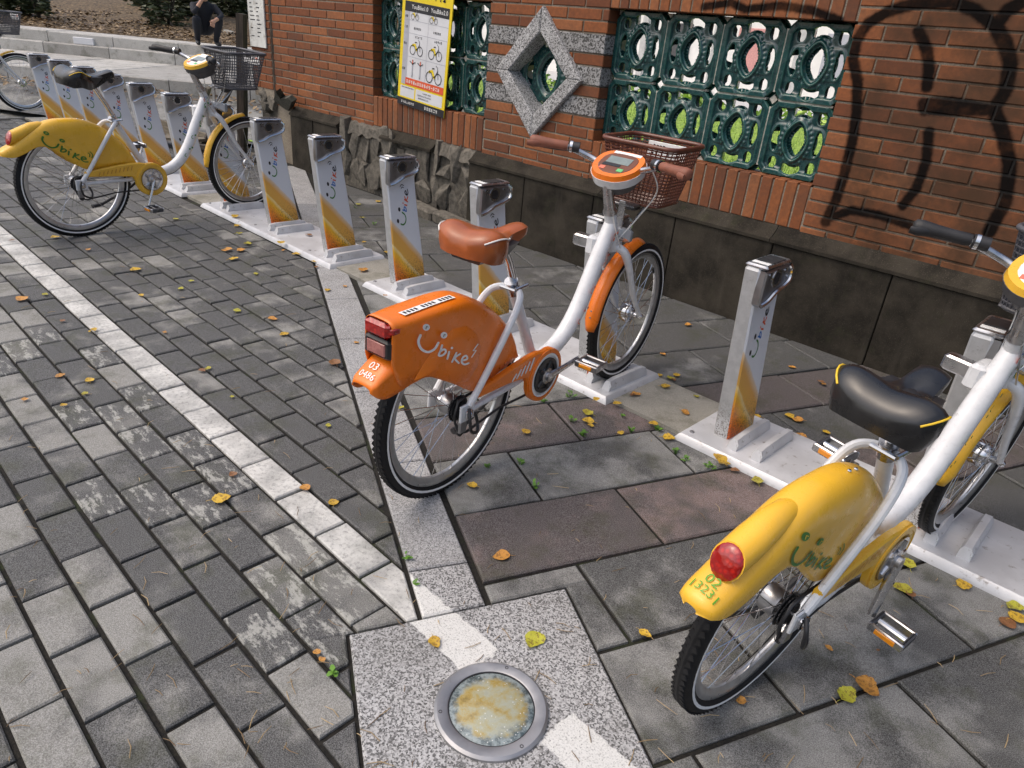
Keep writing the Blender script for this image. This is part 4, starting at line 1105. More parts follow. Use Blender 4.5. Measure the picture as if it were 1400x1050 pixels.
        for dy in (-.036, .036): pd.add(cbox(xs[0], xs[1], pe.y + dy - .006, pe.y + dy + .006, pe.z - .012, pe.z + .012, .003), 'silver' if Y else 'dull_metal')
        for xx in (xs[0] + .005, xs[1] - .005): pd.add(cbox(xx - .005, xx + .005, pe.y - .036, pe.y + .036, pe.z - .012, pe.z + .012, .003), 'dark_grey' if Y else 'dull_metal')
        pd.add(tube([(xs[0], pe.y, pe.z), (xs[1], pe.y, pe.z)], .009, 10), 'chrome')
        for dy in (-.0435, .0435): pd.add(cbox(xs[0] + .02, xs[1] - .02, pe.y + dy - .002, pe.y + dy + .002, pe.z - .007, pe.z + .007, .001), 'reflector')
        P('pedal', pd, 30, ao)
    ch = MB(); loop = [(.056, .415 + .062 * math.cos(R_(a)), .305 + .062 * math.sin(R_(a))) for a in range(90, -91, -15)] + [(.047, .2, .245), (.047, .03, .222), (.047, -.01, .235), (.047, -.02, .262), (.047, -.035, .30), (.047, -.02, .35), (.047, .02, .36)]
    ch.add(tube(loop + [loop[0]], .0045, 6, False), 'black_plastic'); P('chain', ch, 60)
    dr = MB(); dr.add(cbox(.052, .064, -.02, .012, .24, .30, .003), 'dull_metal'); dr.add(lathe([(.014, .044), (.014, .052)], 14), 'black_plastic', Matrix.Translation((0, .0, .235))); dr.add(tube(smoothpath([(.08, -.005, .335), (.098, -.02, .31), (.1, -.01, .265), (.092, .03, .245), (.075, .05, .262), (.07, .04, .3)], 5), .0055, 8), 'black_plastic'); dr.add(cbox(.066, .082, -.012, .018, .296, .326, .004), 'chrome'); dr.add(lathe([(.010, .066), (.010, .086), (.006, .09)], 12), 'chrome', Matrix.Translation((0, 0, RR)))
    P('derailleur', dr, 40)
    ks = MB(); ks.add(tube(smoothpath([(-.03, .385, .285), (-.05, .34, .24), (-.055, .26, .20), (-.058, .16, .155)], 4), .009, 8), 'black_plastic'); ks.add(tube([(-.058, .16, .155), (-.062, .10, .145)], .012, 8), 'black_plastic'); P('kickstand', ks, 40)
    # ---- saddle
    dz = saddle_dz; nS_ = 22; rings = []; pip = [[], []]
    for i in range(nS_ + 1):
        t = i / nS_; u = (.005 + .295 * t if Y else -.045 + .31 * t) + saddle_du
        if Y: hw = lerp(smtab([(0, .045), (.05, .092), (.18, .116), (.32, .106), (.46, .068), (.62, .042), (.85, .036), (.96, .031), (1, .014)]), t); zt = .912 + dz + lerp(smtab([(0, -.022), (.08, .004), (.22, .016), (.4, -.008), (.6, -.014), (.8, .002), (.93, .010), (1, -.006)]), t); th = lerp(smtab([(0, .035), (.12, .078), (.4, .072), (.7, .05), (1, .025)]), t)
        else: hw = lerp(smtab([(0, .04), (.06, .092), (.2, .11), (.36, .098), (.52, .06), (.68, .036), (.9, .032), (.97, .026), (1, .01)]), t); zt = .838 + dz + lerp(smtab([(0, -.01), (.08, .012), (.22, .018), (.42, .002), (.62, -.008), (.8, -.004), (.95, .0), (1, -.012)]), t); th = lerp(smtab([(0, .035), (.15, .075), (.4, .07), (.7, .045), (1, .02)]), t)
        row = []; ns = 20
        for k in range(ns + 1):
            q = -1 + 2 * k / ns; aq = abs(q)
            groove = -.014 * math.exp(-(q * hw / .014) ** 2) * (math.exp(-((t - .5) / .22) ** 2))
            lobes = .011 * math.exp(-((aq - .55) / .28) ** 2) * math.exp(-((t - .22) / .2) ** 2)
            if aq < .80: x = q / .80 * hw * .96; z = zt + groove + lobes - .008 * (aq / .8) ** 2
            else: r_ = (aq - .8) / .2; x = math.copysign(hw * (.96 + .04 * math.sin(r_ * math.pi) - .10 * r_), q); z = zt - .008 - th * r_ ** .8
            row.append((x, u, z))
        rings.append(row)
        for s in (0, 1):
            kk = 2 if s == 0 else ns - 2
            if .0 <= t <= 1: pip[s].append(Vector(row[kk]) + Vector(((-1 if s == 0 else 1) * .001, 0, .0008)))
    n = len(rings[0]); v = [q for r in rings for q in r]; f = [(i * n + j, i * n + j + 1, (i + 1) * n + j + 1, (i + 1) * n + j) for i in range(nS_) for j in range(n - 1)]
    f.append(tuple(range(n))[::-1]); f.append(tuple(nS_ * n + j for j in range(n))); f += [(i * n + n - 1, i * n, (i + 1) * n, (i + 1) * n + n - 1) for i in range(nS_)]
    sad = P('saddle', MB().add((v, f), 'black_leather' if Y else 'brown_leather'), 60)
    for q_ in (0, 1): P('piping', MB().add(tube(pip[q_][1:11], .0022, 6), 'yellow_trim' if Y else 'white_trim'), 60, sad)
    su = (.12 if Y else .08) + saddle_du; sz = (.86 if Y else .775) + dz
    un = MB().add(loft([[(a * .7, su - .085, sz - .012), (-a * .7, su - .085, sz - .012), (-a * .6, su + .06, sz - .012), (a * .6, su + .06, sz - .012)] if j == 0 else [(a, su - .10, sz + .03), (-a, su - .10, sz + .03), (-a * .7, su + .09, sz + .03), (a * .7, su + .09, sz + .03)] for j, a in ((0, .07), (1, .085))]), 'black_plastic'); P('saddle_base', un, 30, sad)
    tp_ = (0, (.155 if Y else .165) + saddle_du, sz + .01); P('seat_post', MB().add(tube([(0, .30, .60), (0, .235, .735), tp_], [.0135, .0135, .0135], 14), 'chrome').add(lathe([(.02, -.022), (.02, .022)], 12), 'dull_metal', Matrix.Translation(tp_)), 40)
    cl = MB().add(tube([(0, .283, .622), (0, .257, .668)], .0225, 14), 'silver').add(tube([(-.03, .245, .645), (.03, .245, .645)], .007, 8), 'silver').add(tube([(.03, .245, .648), (.036, .30, .655)], .006, 8), 'silver'); P('seat_clamp', cl, 40)
    # ---- fork, front fender, light
    fk = MB()
    crown = Vector((0, .905, .682))
    for s in (-1, 1):
        fk.add(tube(smoothpath([(s * .012, .905, .672), (s * .045, .93, .650), (s * .056, .97, .59), (s * .058, 1.05, .46), (s * .058, WB, FH.z)], 6), [.017] * 8 + [.0175 - .0085 * i / 16 for i in range(17)], 10), 'white_paint')
        fk.add(lathe([(.012, s * .060), (.012, s * .068), (.006, s * .074)], 12), 'chrome', Matrix.Translation(FH))
    fk.add(tube([(0, .895, .70), (0, .915, .662)], [.026, .03], 14), 'white_paint'); P('fork', fk, 40)
    ff = []; nA = 22
    for i in range(nA + 1):
        a = R_(94 + (180 - 94) * i / nA); hw = .030 if i < nA - 2 else .030 - .006 * (i - nA + 2)
        row = []
        for k in range(9):
            b = -1 + k / 4; rr = RF + .026 - .014 * b * b; row.append((hw * b, FH.y + rr * math.cos(a), FH.z + rr * math.sin(a)))
        ff.append(row)
    vf = loft(ff, False, False, False); o = solid(P('front_fender', MB().add(vf, paint), 60), .0025)
    rv = MB()
    for i in (.0, .028): rv.add(lathe([(.004, 0), (.003, .002)], 8, 'Y'), 'chrome', Matrix.Translation((.0, FH.y - RF - .029, FH.z + .06 + i)))
    P('rivet', rv, None, o)
    hl = MB(); hl.add(loft([[(x * q, y, z0 + z * q2) for x, z in ((-.032, -.02), (.032, -.02), (.032, .022), (-.032, .022))] for y, q, q2, z0 in ((.915, .6, .6, .725), (.955, 1., 1., .715), (.985, 1.0, 1., .70))]), 'white_paint'); hlo = P('headlight', hl, 30)
    P('headlight_lens', MB().add(cbox(-.033, .033, .984, 1.012, .672, .724, .008), 'headlight_glass'), 30, hlo)
    # ---- stem, bars, console
    st = MB().add(tube([(0, .845, .806), (0, .840, .818), (0, .835, .826), (0, .80, .895), (0, .778, .945)], [.0265, .0265, .022, .019, .0185], 14), 'silver'); P('stem', st, 40)
    bar = MB(); gr_ = 'grip_black' if Y else 'grip_brown'
    path = smoothpath([(-.30, .745, 1.015), (-.20, .79, 1.012), (-.12, .84, .985), (-.05, .85, .965), (.05, .85, .965), (.12, .84, .985), (.20, .79, 1.012), (.30, .745, 1.015)], 5)
    P('handlebar', bar.add(tube(path, .0115, 12), 'silver'), 50)
    for s in (-1, 1):
        a, b = Vector((s * .19, .797, 1.013)), Vector((s * .318, .735, 1.016)); d = (b - a)
        gp = MB().add(tube([a + d * t for t in (0, .08, .3, .6, .85, .96, 1)], [.0155, .017, .0165, .018, .021, .019, .012], 14), gr_)
        gp.add(tube([a + d * .62 + Vector((0, -.012, -.004)), a + d * .8 + Vector((0, -.03, -.006)), a + d * .95 + Vector((0, -.03, -.006))], [.008, .012, .009], 8, True, .5), gr_)
        P('grip', gp, 50)
        lv = MB().add(tube([a - d * .30, a - d * .02], [.019, .0185], 14), 'black_plastic').add(tube([a - d * .12, a - d * .05], .0215, 16), 'chrome').add(tube(smoothpath([a - d * .2 + Vector((0, .02, -.012)), a + Vector((s * .01, .045, -.018)), a + d * .5 + Vector((0, .05, -.022)), a + d * .9 + Vector((0, .045, -.02))], 4), [.008] * 4 + [.006] * 9, 8), 'black_plastic' if not Y else 'silver'); P('brake_lever', lv, 45)
    # console: wedge tilted to the rider
    CX = Matrix.Translation((0, .845, .972)) @ Matrix.Rotation(R_(24), 4, 'X')
    def outline(sc, front=.085, back=-.095):
        pts = []
        for k in range(28):
            a = 2 * math.pi * k / 28; c_, s_ = math.cos(a), math.sin(a); y = s_; wv = .098 if y > 0 else .098 - .030 * (-y) ** 1.3
            pts.append((math.copysign(abs(c_) ** .62, c_) * wv * sc, math.copysign(abs(s_) ** .7, s_) * (front if y > 0 else -back) * sc))
        return pts
    def layer(z0, z1, s0, s1, mat, mb):
        mb.add(loft([[(x, y, z0) for x, y in outline(s0)], [(x, y, z1) for x, y in outline(s1)]]), mat, CX)
    cb_ = MB(); layer(-.078, -.034, .62, .90, 'dark_grey', cb_); layer(-.036, -.004, .94, 1.0, 'white_paint' if not Y else 'dark_grey', cb_); con = P('console', cb_, 35)
    tp = MB(); layer(-.005, .014, .985, .93, paint, tp); P('console_top', tp, 35, con)
    sc_ = MB(); layer(.0142, .0155, .72, .70, 'console_brown' if not Y else 'white_trim', sc_)
    sc_.add(box(-.046, .046, -.008, .036, .0155, .0168), 'lcd', CX); sc_.add(box(-.05, .02, -.026, -.010, .0155, .0166), 'black_plastic', CX)
    sc_.add(box(-.050, -.028, -.052, -.034, .0155, .0168), 'button_red', CX); sc_.add(box(.022, .044, -.052, -.034, .0155, .0168), 'button_green', CX); sc_.add(box(-.05, .06, .058, .074, .0142, .0150), 'logo_white', CX); P('screen', sc_, None, con)
    # cables
    cb2 = MB()
    for pts in ([(.12, .87, .985), (.13, .93, .90), (.06, .95, .78), (.02, .91, .70)], [(-.12, .87, .985), (-.05, .9, .88), (-.03, .88, .76), (-.02, .86, .70)], [(-.09, .87, .97), (.0, .83, .85), (.03, .86, .74), (.04, .93, .64)]):
        cb2.add(tube(smoothpath(pts, 6), .0026, 6), 'white_trim' if not Y else 'silver')
    P('cable', cb2, 60)
    # ---- basket
    bk = MB(); bm_ = 'grey_basket' if Y else 'brown_basket'; Z0, Z1 = .83, 1.045
    def rr_ring(t, grow=0):
        wx = (.115 + .038 * t) + grow; y0 = .985 - .025 * t - grow; y1 = 1.20 + .045 * t + grow; z = Z0 + (Z1 - Z0) * t + (.012 * 0); r = .045; pts = []
        for cx, cy, a0 in ((wx - r, y1 - r, 0), (-wx + r, y1 - r, 90), (-wx + r, y0 + r, 180), (wx - r, y0 + r, 270)):
            for k in range(6): a = R_(a0 + 18 * k); pts.append((cx + r * math.cos(a), cy + r * math.sin(a), z))
        return pts
    nr = 17 if not Y else 13
    for i in range(nr):
        t = i / (nr - 1) * .94; p = rr_ring(t); bk.add(tube(p + [p[0]], .0030 if not Y else .0026, 5, False), bm_)
    def resample(p, n):
        p = [Vector(q) for q in p] + [Vector(p[0])]; L = [0]
        for a, b in zip(p[:-1], p[1:]): L.append(L[-1] + (b - a).length)
        out = []
        for k in range(n):
            d = L[-1] * k / n; i = max(j for j in range(len(L)) if L[j] <= d + 1e-9); i = min(i, len(p) - 2); out.append(p[i].lerp(p[i + 1], (d - L[i]) / max(1e-9, L[i + 1] - L[i])))
        return out
    nv = 54 if not Y else 66; b0 = resample(rr_ring(0), nv); b1 = resample(rr_ring(.97), nv)
    for a, b in zip(b0, b1): bk.add(tube([a, b], .0026, 4), bm_)
    for k in range(15):
        y = .995 + .195 * k / 14; bk.add(tube([(-.112, y, Z0), (.112, y, Z0)], .003, 4), bm_)
    for k in range(13):
        x = -.102 + .204 * k / 12; bk.add(tube([(x, .99, Z0), (x, 1.195, Z0)], .003, 4), bm_)
    bo = P('basket', bk, 60)
    p = rr_ring(1.0, .002); P('basket_rim', MB().add(tube(p + [p[0]], .0085, 8, False), bm_), 60, bo); P('basket_foot', MB().add(tube(rr_ring(0) + [rr_ring(0)[0]], .006, 6, False), bm_), 60, bo)
    sk = MB(); yk = 1.232; sk.add(cbox(-.08, .085, yk - .006, yk - .002, .972, 1.030, .001), 'logo_white')
    rk = random.Random(4)
    for i in range(11): x = -.07 + .0135 * i; sk.add(box(x, x + rk.uniform(.005, .01), yk - .0072, yk - .0058, 1.003, 1.003 + rk.uniform(.006, .017)), rk.choice(('logo_black', 'logo_black', 'logo_red'))); sk.add(box(x, x + rk.uniform(.004, .009), yk - .0072, yk - .0058, 0.979, 0.979 + rk.uniform(.004, .014)), rk.choice(('logo_black', 'logo_black', 'dull_metal')))
    P('basket_sticker', sk, None, bo)
    br = MB().add(cbox(-.014, .014, .93, .938, .70, .84, .002), 'silver').add(cbox(-.05, .05, .93, 1.06, .822, .830, .002), 'dull_metal')
    for s in (-1, 1): br.add(tube([(s * .06, WB, FH.z), (s * .075, 1.13, .60), (s * .07, 1.12, .832)], .0045, 8), 'silver') if False else br.add(tube([(s * .02, .935, .70), (s * .045, 1.05, .826)], .005, 8), 'silver')
    br.add(cbox(-.022, .022, 1.00, 1.05, .795, .824, .004), 'dark_grey')
    P('basket_bracket', br, 30)
    # small decals along the main tube
    dt = MB(); rt = random.Random(3)
    for i in range(11):
        t = .50 + .045 * i; q = main[min(len(main) - 1, int(t * (len(main) - 1)))]
        X = Matrix.Translation(Vector((.0365, q.y + rt.uniform(-.012, .012), q.z + rt.uniform(-.012, .012)))) @ Matrix.Rotation(R_(90), 4, 'Y')
        vf = disc2((0, 0), .006, 8) if i % 3 else ribbon([(-.01, 0), (-.004, -.008), (.004, -.008), (.01, 0)], .004, 3)
        dt.add(([(x, y, 0) for x, y in vf[0]], vf[1]), 'logo_green' if Y else 'button_red', X)
    stuff(P('tube_decal', dt))
    lk = MB().add(cbox(-.135, -.03, .83, .875, .655, .70, .006), 'silver').add(cbox(-.06, -.02, .80, .90, .64, .715, .01), 'white_paint'); P('dock_arm', lk, 30)
    return root
MT['refl_pink'] = simple('pink_reflector', (.4, .16, .14), .25, coat=.5, namt=.2)
MT['trim_gold'] = simple('trim_gold', (.6, .27, .02), .45, namt=.05)
build_bike('orange', (-1.376, 1.238, 0), -7.9, 'orange electric share bicycle with brown saddle and brown woven basket', crank=8., number=('03', '0486'), lean=R_(1.5), scale=.95, saddle_dz=.015, saddle_du=.025)
build_bike('yellow', (-.356, 1.240, 0), 7.2, 'yellow share bicycle numbered 13231 with wide black saddle', crank=256., number=('02', '13231'), saddle_dz=-.085, saddle_du=.062, lean=R_(4.5), scale=.925)
build_bike('yellow', (-4.69, 1.229, 0), -9.2, 'yellow share bicycle by the steps, standing side on in its dock', crank=249., lean=R_(2.8))
_fp = gnd(38, 152, .03); _az = R_(-12)
build_bike('yellow', (_fp.x - WB * math.sin(_az), _fp.y - WB * math.cos(_az), 0), -12, 'yellow share bicycle at the far end of the dock row, beyond all the posts', crank=249.)

# ================================================================== POSTER
MT['poster_yellow'] = simple('poster_yellow', (.82, .62, .015), .4, namt=.04); MT['poster_white'] = simple('poster_white', (.66, .67, .69), .45, nscale=5, namt=.06); MT['poster_grey'] = simple('poster_grey', (.42, .43, .47), .45, namt=.04)
pr = empty('information_poster', (-4.695, YW - .012, .745)); pr.rotation_euler = (0, R_(4.3), 0)
tag(pr, 'yellow bicycle instruction poster hung over the green tile window', 'poster')
PWd, PHt = .552, 1.0
def lay(x0, x1, y0, y1, d, mat, mb): mb.add(box(x0, x1, -.004 - d, -d, y0, y1), mat)
bd = MB(); bd.add(box(0, PWd, -.004, .004, 0, PHt), 'poster_yellow'); pnl = bd.build('panel', pr)
pm = MB(); d = .0045
def q(x0, x1, y0, y1, mat, lv=0): pm.add(([(x0, -d - .0006 * lv, y0), (x1, -d - .0006 * lv, y0), (x1, -d - .0006 * lv, y1), (x0, -d - .0006 * lv, y1)], [(0, 1, 2, 3)]), mat)
q(0, PWd, 0, .052, 'logo_black'); q(.035, PWd - .025, .150, .705, 'poster_white'); q(.035, .095, .150, .705, 'poster_grey', 1); q(.035, PWd - .025, .640, .705, 'logo_black', 2)
q(.085, PWd - .025, .150, .200, 'logo_red', 2); q(.03, .20, .062, .138, 'poster_white'); q(.215, PWd - .03, .062, .138, 'poster_white')
for y in (.345, .50, .585): q(.035, PWd - .025, y, y + .0025, 'poster_grey', 2)
q(.31, .3125, .20, .64, 'poster_grey', 2)
def ptext(s, x, y, size, mat, lv=3):
    v, f = text2(s, size); pm.add(([(a + x, -d - .0006 * lv, b + y) for a, b in v], f), mat)
ptext('YouBike1.0', .205, .672, .040, 'logo_white'); ptext('YouBike2.0', .42, .672, .040, 'logo_white')
rp = random.Random(8)
def glyphs(x0, x1, y, h, mat, lv=3):
    x = x0
    while x + h < x1:
        for i in range(3):
            if rp.random() < .85: q(x, x + h * rp.uniform(.6, .85), y + h * (.1 + .3 * i), y + h * (.1 + .3 * i) + h * .14, mat, lv)
        q(x + h * rp.uniform(.2, .5), x + h * rp.uniform(.2, .5) + h * .13, y, y + h * .9, mat, lv); x += h * 1.0
glyphs(.13, .50, .735, .045, 'logo_black'); glyphs(.20, .48, .80, .07, 'logo_black'); glyphs(.10, .50, .163, .026, 'logo_white'); glyphs(.05, .22, .016, .02, 'logo_white'); glyphs(.33, .50, .014, .026, 'logo_white')
for y in (.60, .53, .42, .25): glyphs(.042, .09, y, .019, 'logo_black')
for x, y in ((.15, .53), (.37, .53), (.17, .475), (.39, .475)): glyphs(x, x + .09, y, .017, 'logo_black')
glyphs(.30, .40, .115, .012, 'logo_black'); glyphs(.24, .40, .095, .012, 'logo_black'); glyphs(.24, .38, .075, .012, 'logo_black'); glyphs(.045, .19, .125, .009, 'logo_black')
def icon_bike(x, y, s, colr):
    ln = lambda pts, w_, m_: pm.add(([(a, -d - .0024, b) for a, b in ribbon([(x + s * p, y + s * r) for p, r in pts], w_ * s)[0]], ribbon(pts, 1)[1]), m_)
    for cx in (0, 1.0): ln([(cx + .36 * math.cos(2 * math.pi * k / 16), .36 * math.sin(2 * math.pi * k / 16)) for k in range(17)], .06, 'logo_black')
    ln([(0, .36), (.3, .45), (.55, .05)], .2, colr); ln([(1., 0), (.85, .75), (.7, .85)], .06, 'dull_metal'); ln([(.55, .05), (.9, .5)], .07, 'dull_metal'); ln([(.3, .62), (.5, .64)], .08, 'logo_black')
icon_bike(.15, .395, .085, 'poster_yellow'); icon_bike(.365, .395, .085, 'poster_yellow'); icon_bike(.36, .245, .10, 'poster_yellow')
icon_bike(.13, .61, .05, 'poster_yellow'); icon_bike(.34, .61, .05, 'poster_yellow')
for x in (.16, .25):
    for pts, w_, m_ in (([(x, .215), (x, .30)], .012, 'poster_grey'), ([(x - .03, .315), (x, .30), (x + .03, .315)], .006, 'logo_black'), ([(x, .30), (x, .325)], .012, 'button_red')):
        v, f = ribbon(pts, w_); pm.add(([(a, -d - .0024, b) for a, b in v], f), m_)
pm.build('print', pnl)

# ================================================================== RECESSED GROUND LIGHT
GL = gnd(672, 968, .01)
gl = empty('ground_light', (GL.x, GL.y, .004)); tag(gl, 'round recessed ground light with steel ring and cloudy yellow glass in granite slab', 'light')
MT['ring_steel'] = simple('ring_steel', (.36, .36, .37), .45, .75, nscale=14, namt=.15, dirt=((.13, .11, .09), 40, .62, .5))
RO, RI = .1225, .0935
MB().add(lathe([(RI, .0005), (RI, .009), (RI + .003, .0105), (RO - .006, .0105), (RO, .006), (RO, .0)], 72, 'Z', True), 'ring_steel').build('ring', gl, 30)
def glassmat():
    m = NT('cloudy_glass'); o = m.obj(); x = m.sep(o); r = m.math('SQRT', m.math('ADD', m.math('MULTIPLY', x[0], x[0]), m.math('MULTIPLY', x[1], x[1])))
    n = m.noise(o, 26., 7, .66); n2 = m.noise(o, 70., 5, .6)
    c = m.ramp(n, [(.3, (.16, .125, .045)), (.42, (.36, .27, .08)), (.5, (.36, .33, .18)), (.6, (.36, .37, .28)), (.75, (.27, .28, .23))])
    c = m.mix(m.maprange(m.math('ADD', r, m.math('MULTIPLY', m.math('SUBTRACT', n, .5), .05)), .064, .082), c, m.mix(m.maprange(n2, .35, .62), (.06, .085, .09), (.27, .32, .32)))
    v = m.n('TexVoronoi', {'Vector': o, 'Scale': 130.}).outputs['Distance']; drop = m.math('MULTIPLY', m.maprange(v, .12, .2, 1., 0.), m.maprange(m.noise(o, 20., 3), .5, .58)); c = m.mix(m.math('MULTIPLY', drop, .8), c, (.75, .76, .72))
    m.bump(m.math('ADD', n2, m.math('MULTIPLY', drop, .4)), .3, .003)
    return m.p(Base_Color=c, Roughness=.25, Coat_Weight=1., Coat_Roughness=.03)
MT['cloudy'] = glassmat()
MB().add(lathe([(RI - .0012, .0), (RI - .0012, .0052), (RI - .004, .0065)], 64, 'Z'), 'cloudy').build('glass', gl, 40)
MB().add(lathe([(RI - .0025, .004), (RI - .0025, .0078), (RI + .0005, .0078), (RI + .0005, .004)], 64, 'Z', True), 'black_plastic').build('gasket', gl, 40)
for a in (118, 235, -10):
    o = MB().add(lathe([(.0042, 0), (.0042, .0112), (.0025, .0112), (.0022, .009)], 10, 'Z'), 'dark_grey').build('screw', gl); o.location = ((RO - .013) * math.cos(R_(a)), (RO - .013) * math.sin(R_(a)), 0)

# ================================================================== FALLEN LEAVES, NEEDLES, WEEDS
def leaf_mesh(seed, heart=False):
    rs = random.Random(seed); n = 12; top = []; V = []; F = []
    for i in range(n + 1):
        t = i / n; w_ = .42 * math.sin(math.pi * t ** .75) ** .8 * (1 + .12 * rs.uniform(-1, 1)) if 0 < t < 1 else .0
        curl = .16 * math.sin(3 * t + seed) + .02; bend = .12 * (t - .5) ** 2 * rs.choice((1, 1.5))
        for k, s in enumerate((-1, -.5, 0, .5, 1)): V.append((t - .5, s * w_ + .05 * math.sin(4 * t + seed), .03 + abs(s) * w_ * abs(curl) * 1.4 + bend + .012 * rs.uniform(-1, 1) * abs(s)))
    for i in range(n):
        for k in range(4): F.append((i * 5 + k, i * 5 + k + 1, (i + 1) * 5 + k + 1, (i + 1) * 5 + k))
    v2, f2 = tube([(-.5, 0, .03), (-.62, .03, .02), (-.78, .02, .005)], [.018, .014, .010], 4); o = len(V); V += v2; F += [tuple(a + o for a in q_) for q_ in f2]
    me = bpy.data.meshes.new('leaf'); me.from_pydata(V, [], F); me.polygons.foreach_set('use_smooth', [True] * len(F)); return me
LM = {}
for mi, mm in enumerate(LEAFM):
    for sd in range(4):
        me = leaf_mesh(sd * 3 + mi); me.materials.append(mm); LM[(mi, sd)] = me
C7 = lambda x, y: (700 + x / 3.5, 440 + y / 3.5); C3 = lambda x, y: (320 + x / 3.889, 140 + y / 3.889)
LV = [((303, 683), 0, 26), ((595, 880), 0, 24), ((730, 878), 2, 34), ((1158, 952), 2, 34), ((1185, 942), 1, 36), ((685, 762), 1, 26), ((882, 868), 0, 20), ((645, 665), 0, 16), ((1012, 960), 1, 16), ((440, 903), 1, 12), ((433, 893), 1, 12), ((1133, 888), 1, 12),
 ((418, 668), 1, 16), ((455, 688), 0, 16), ((82, 515), 1, 14), ((122, 521), 0, 14), ((318, 650), 3, 14), ((449, 583), 2, 10), ((458, 497), 3, 20), ((388, 458), 0, 14), ((373, 437), 1, 14), ((185, 370), 0, 15), ((320, 355), 0, 14), ((310, 343), 1, 16), ((262, 385), 2, 8), ((350, 375), 2, 9), ((240, 300), 2, 9), ((545, 510), 1, 8), ((30, 410), 1, 18),
 ((1385, 832), 2, 28), ((1390, 846), 0, 28), ((1377, 852), 3, 26), ((1318, 802), 0, 22), ((1240, 772), 2, 24), ((1233, 806), 2, 26), ((1243, 812), 3, 18), ((1130, 592), 0, 12), ((1200, 890), 3, 6), ((1300, 580), 1, 14), ((1090, 575), 1, 16), ((940, 445), 1, 10), ((960, 418), 2, 12), ((1035, 500), 3, 10), ((1145, 490), 0, 14), ((870, 540), 1, 14)]
LV += [(C7(*p), k, s) for p, k, s in [((405, 375), 0, 11), ((500, 395), 0, 14), ((360, 440), 2, 18), ((362, 480), 0, 18), ((375, 500), 0, 10), ((70, 530), 0, 14), ((520, 535), 0, 12), ((675, 490), 0, 14), ((750, 560), 0, 18), ((735, 312), 0, 14), ((705, 260), 0, 10), ((760, 272), 2, 12), ((990, 660), 0, 24), ((1015, 680), 0, 18), ((1065, 715), 3, 14), ((1170, 765), 2, 20), ((1330, 455), 0, 14), ((1170, 455), 0, 12), ((830, 438), 1, 14), ((580, 355), 3, 10), ((880, 360), 2, 9), ((1380, 550), 1, 16)]]
LV += [(C3(*p), k, s) for p, k, s in [((255, 750), 0, 12), ((70, 755), 2, 12), ((35, 790), 1, 16), ((330, 810), 0, 13), ((425, 850), 0, 9), ((260, 790), 1, 7), ((20, 660), 0, 10), ((690, 895), 1, 16), ((395, 708), 3, 11), ((770, 530), 0, 9), ((680, 615), 2, 8), ((660, 545), 2, 8), ((1060, 565), 1, 14), ((690, 745), 0, 7), ((810, 800), 0, 9), ((450, 500), 0, 7), ((330, 280), 2, 12), ((30, 700), 2, 10), ((10, 610), 0, 12)]]
rl = random.Random(31)
for i in range(26): LV.append(((rl.uniform(10, 560), rl.uniform(300, 560)), rl.choice((0, 1, 2, 3)), rl.uniform(6, 12)))
for i in range(10): LV.append(((rl.uniform(900, 1390), rl.uniform(440, 560)), rl.choice((0, 1, 3)), rl.uniform(6, 12)))
LLAB = ['small bright yellow fallen leaf lying on the paving', 'small orange fallen leaf lying on the paving', 'small lime green fallen leaf lying on the paving', 'small curled brown fallen leaf lying on the paving']
for (pxy, k, s) in LV:
    p = gnd(*pxy)
    z = .031 if 2.11 < p.y < 2.5 and not (-1.41 < p.x < -1.08 or -3.41 < p.x < -3.08) else (.012 if 2.11 < p.y < 2.5 else .003)
    p = gnd(*pxy, z); L = s * proj(p)[2] / FPX * .98
    if p.y > 3.45: continue
    o = link('fallen_leaf', LM[(k, rl.randrange(4))]); o.location = p + Vector((0, 0, .0035)); o.rotation_euler = (rl.uniform(-.06, .06), rl.uniform(-.06, .06), rl.uniform(0, 6.28)); o.scale = (L, L * rl.uniform(.8, 1.1), L * rl.uniform(.8, 1.6))
    big_ = {(303, 683): 'large bright yellow leaf on the small grey pavers', (595, 880): 'ochre yellow leaf on the granite slab by the ground light', (730, 878): 'lime green leaf on the granite slab by the ground light', (1158, 952): 'yellow green heart shaped leaf beside the rear tyre of bicycle 13231', (685, 762): 'pale orange leaf on the red paving slab'}
    tag(o, big_.get(pxy, LLAB[k]), 'leaf', 'fallen leaves')
nd = MB(); rn = random.Random(77)
for i in range(340):
    p = gnd(rn.uniform(0, 1400), 330 + 720 * rn.random() ** .8, .006)
    if p.y > 2.1 or p.y < -1 or p.x < -7: continue
    a = rn.uniform(0, 6.28); L = rn.uniform(.012, .055); c = rn.uniform(-.4, .4); e_ = Vector((math.cos(a), math.sin(a), 0)); s_ = Vector((-e_.y, e_.x, 0))
    nd.add(tube([p, p + e_ * L * .5 + s_ * L * c * .3 + Vector((0, 0, .002)), p + e_ * L], [.0009, .0011, .0006], 4), 'needle', None, rn.random())
ndo = stuff(nd.build('pine_needle_litter', None, None, True)); tag(ndo, 'thin dry needles and twigs scattered over the paving', 'needles')
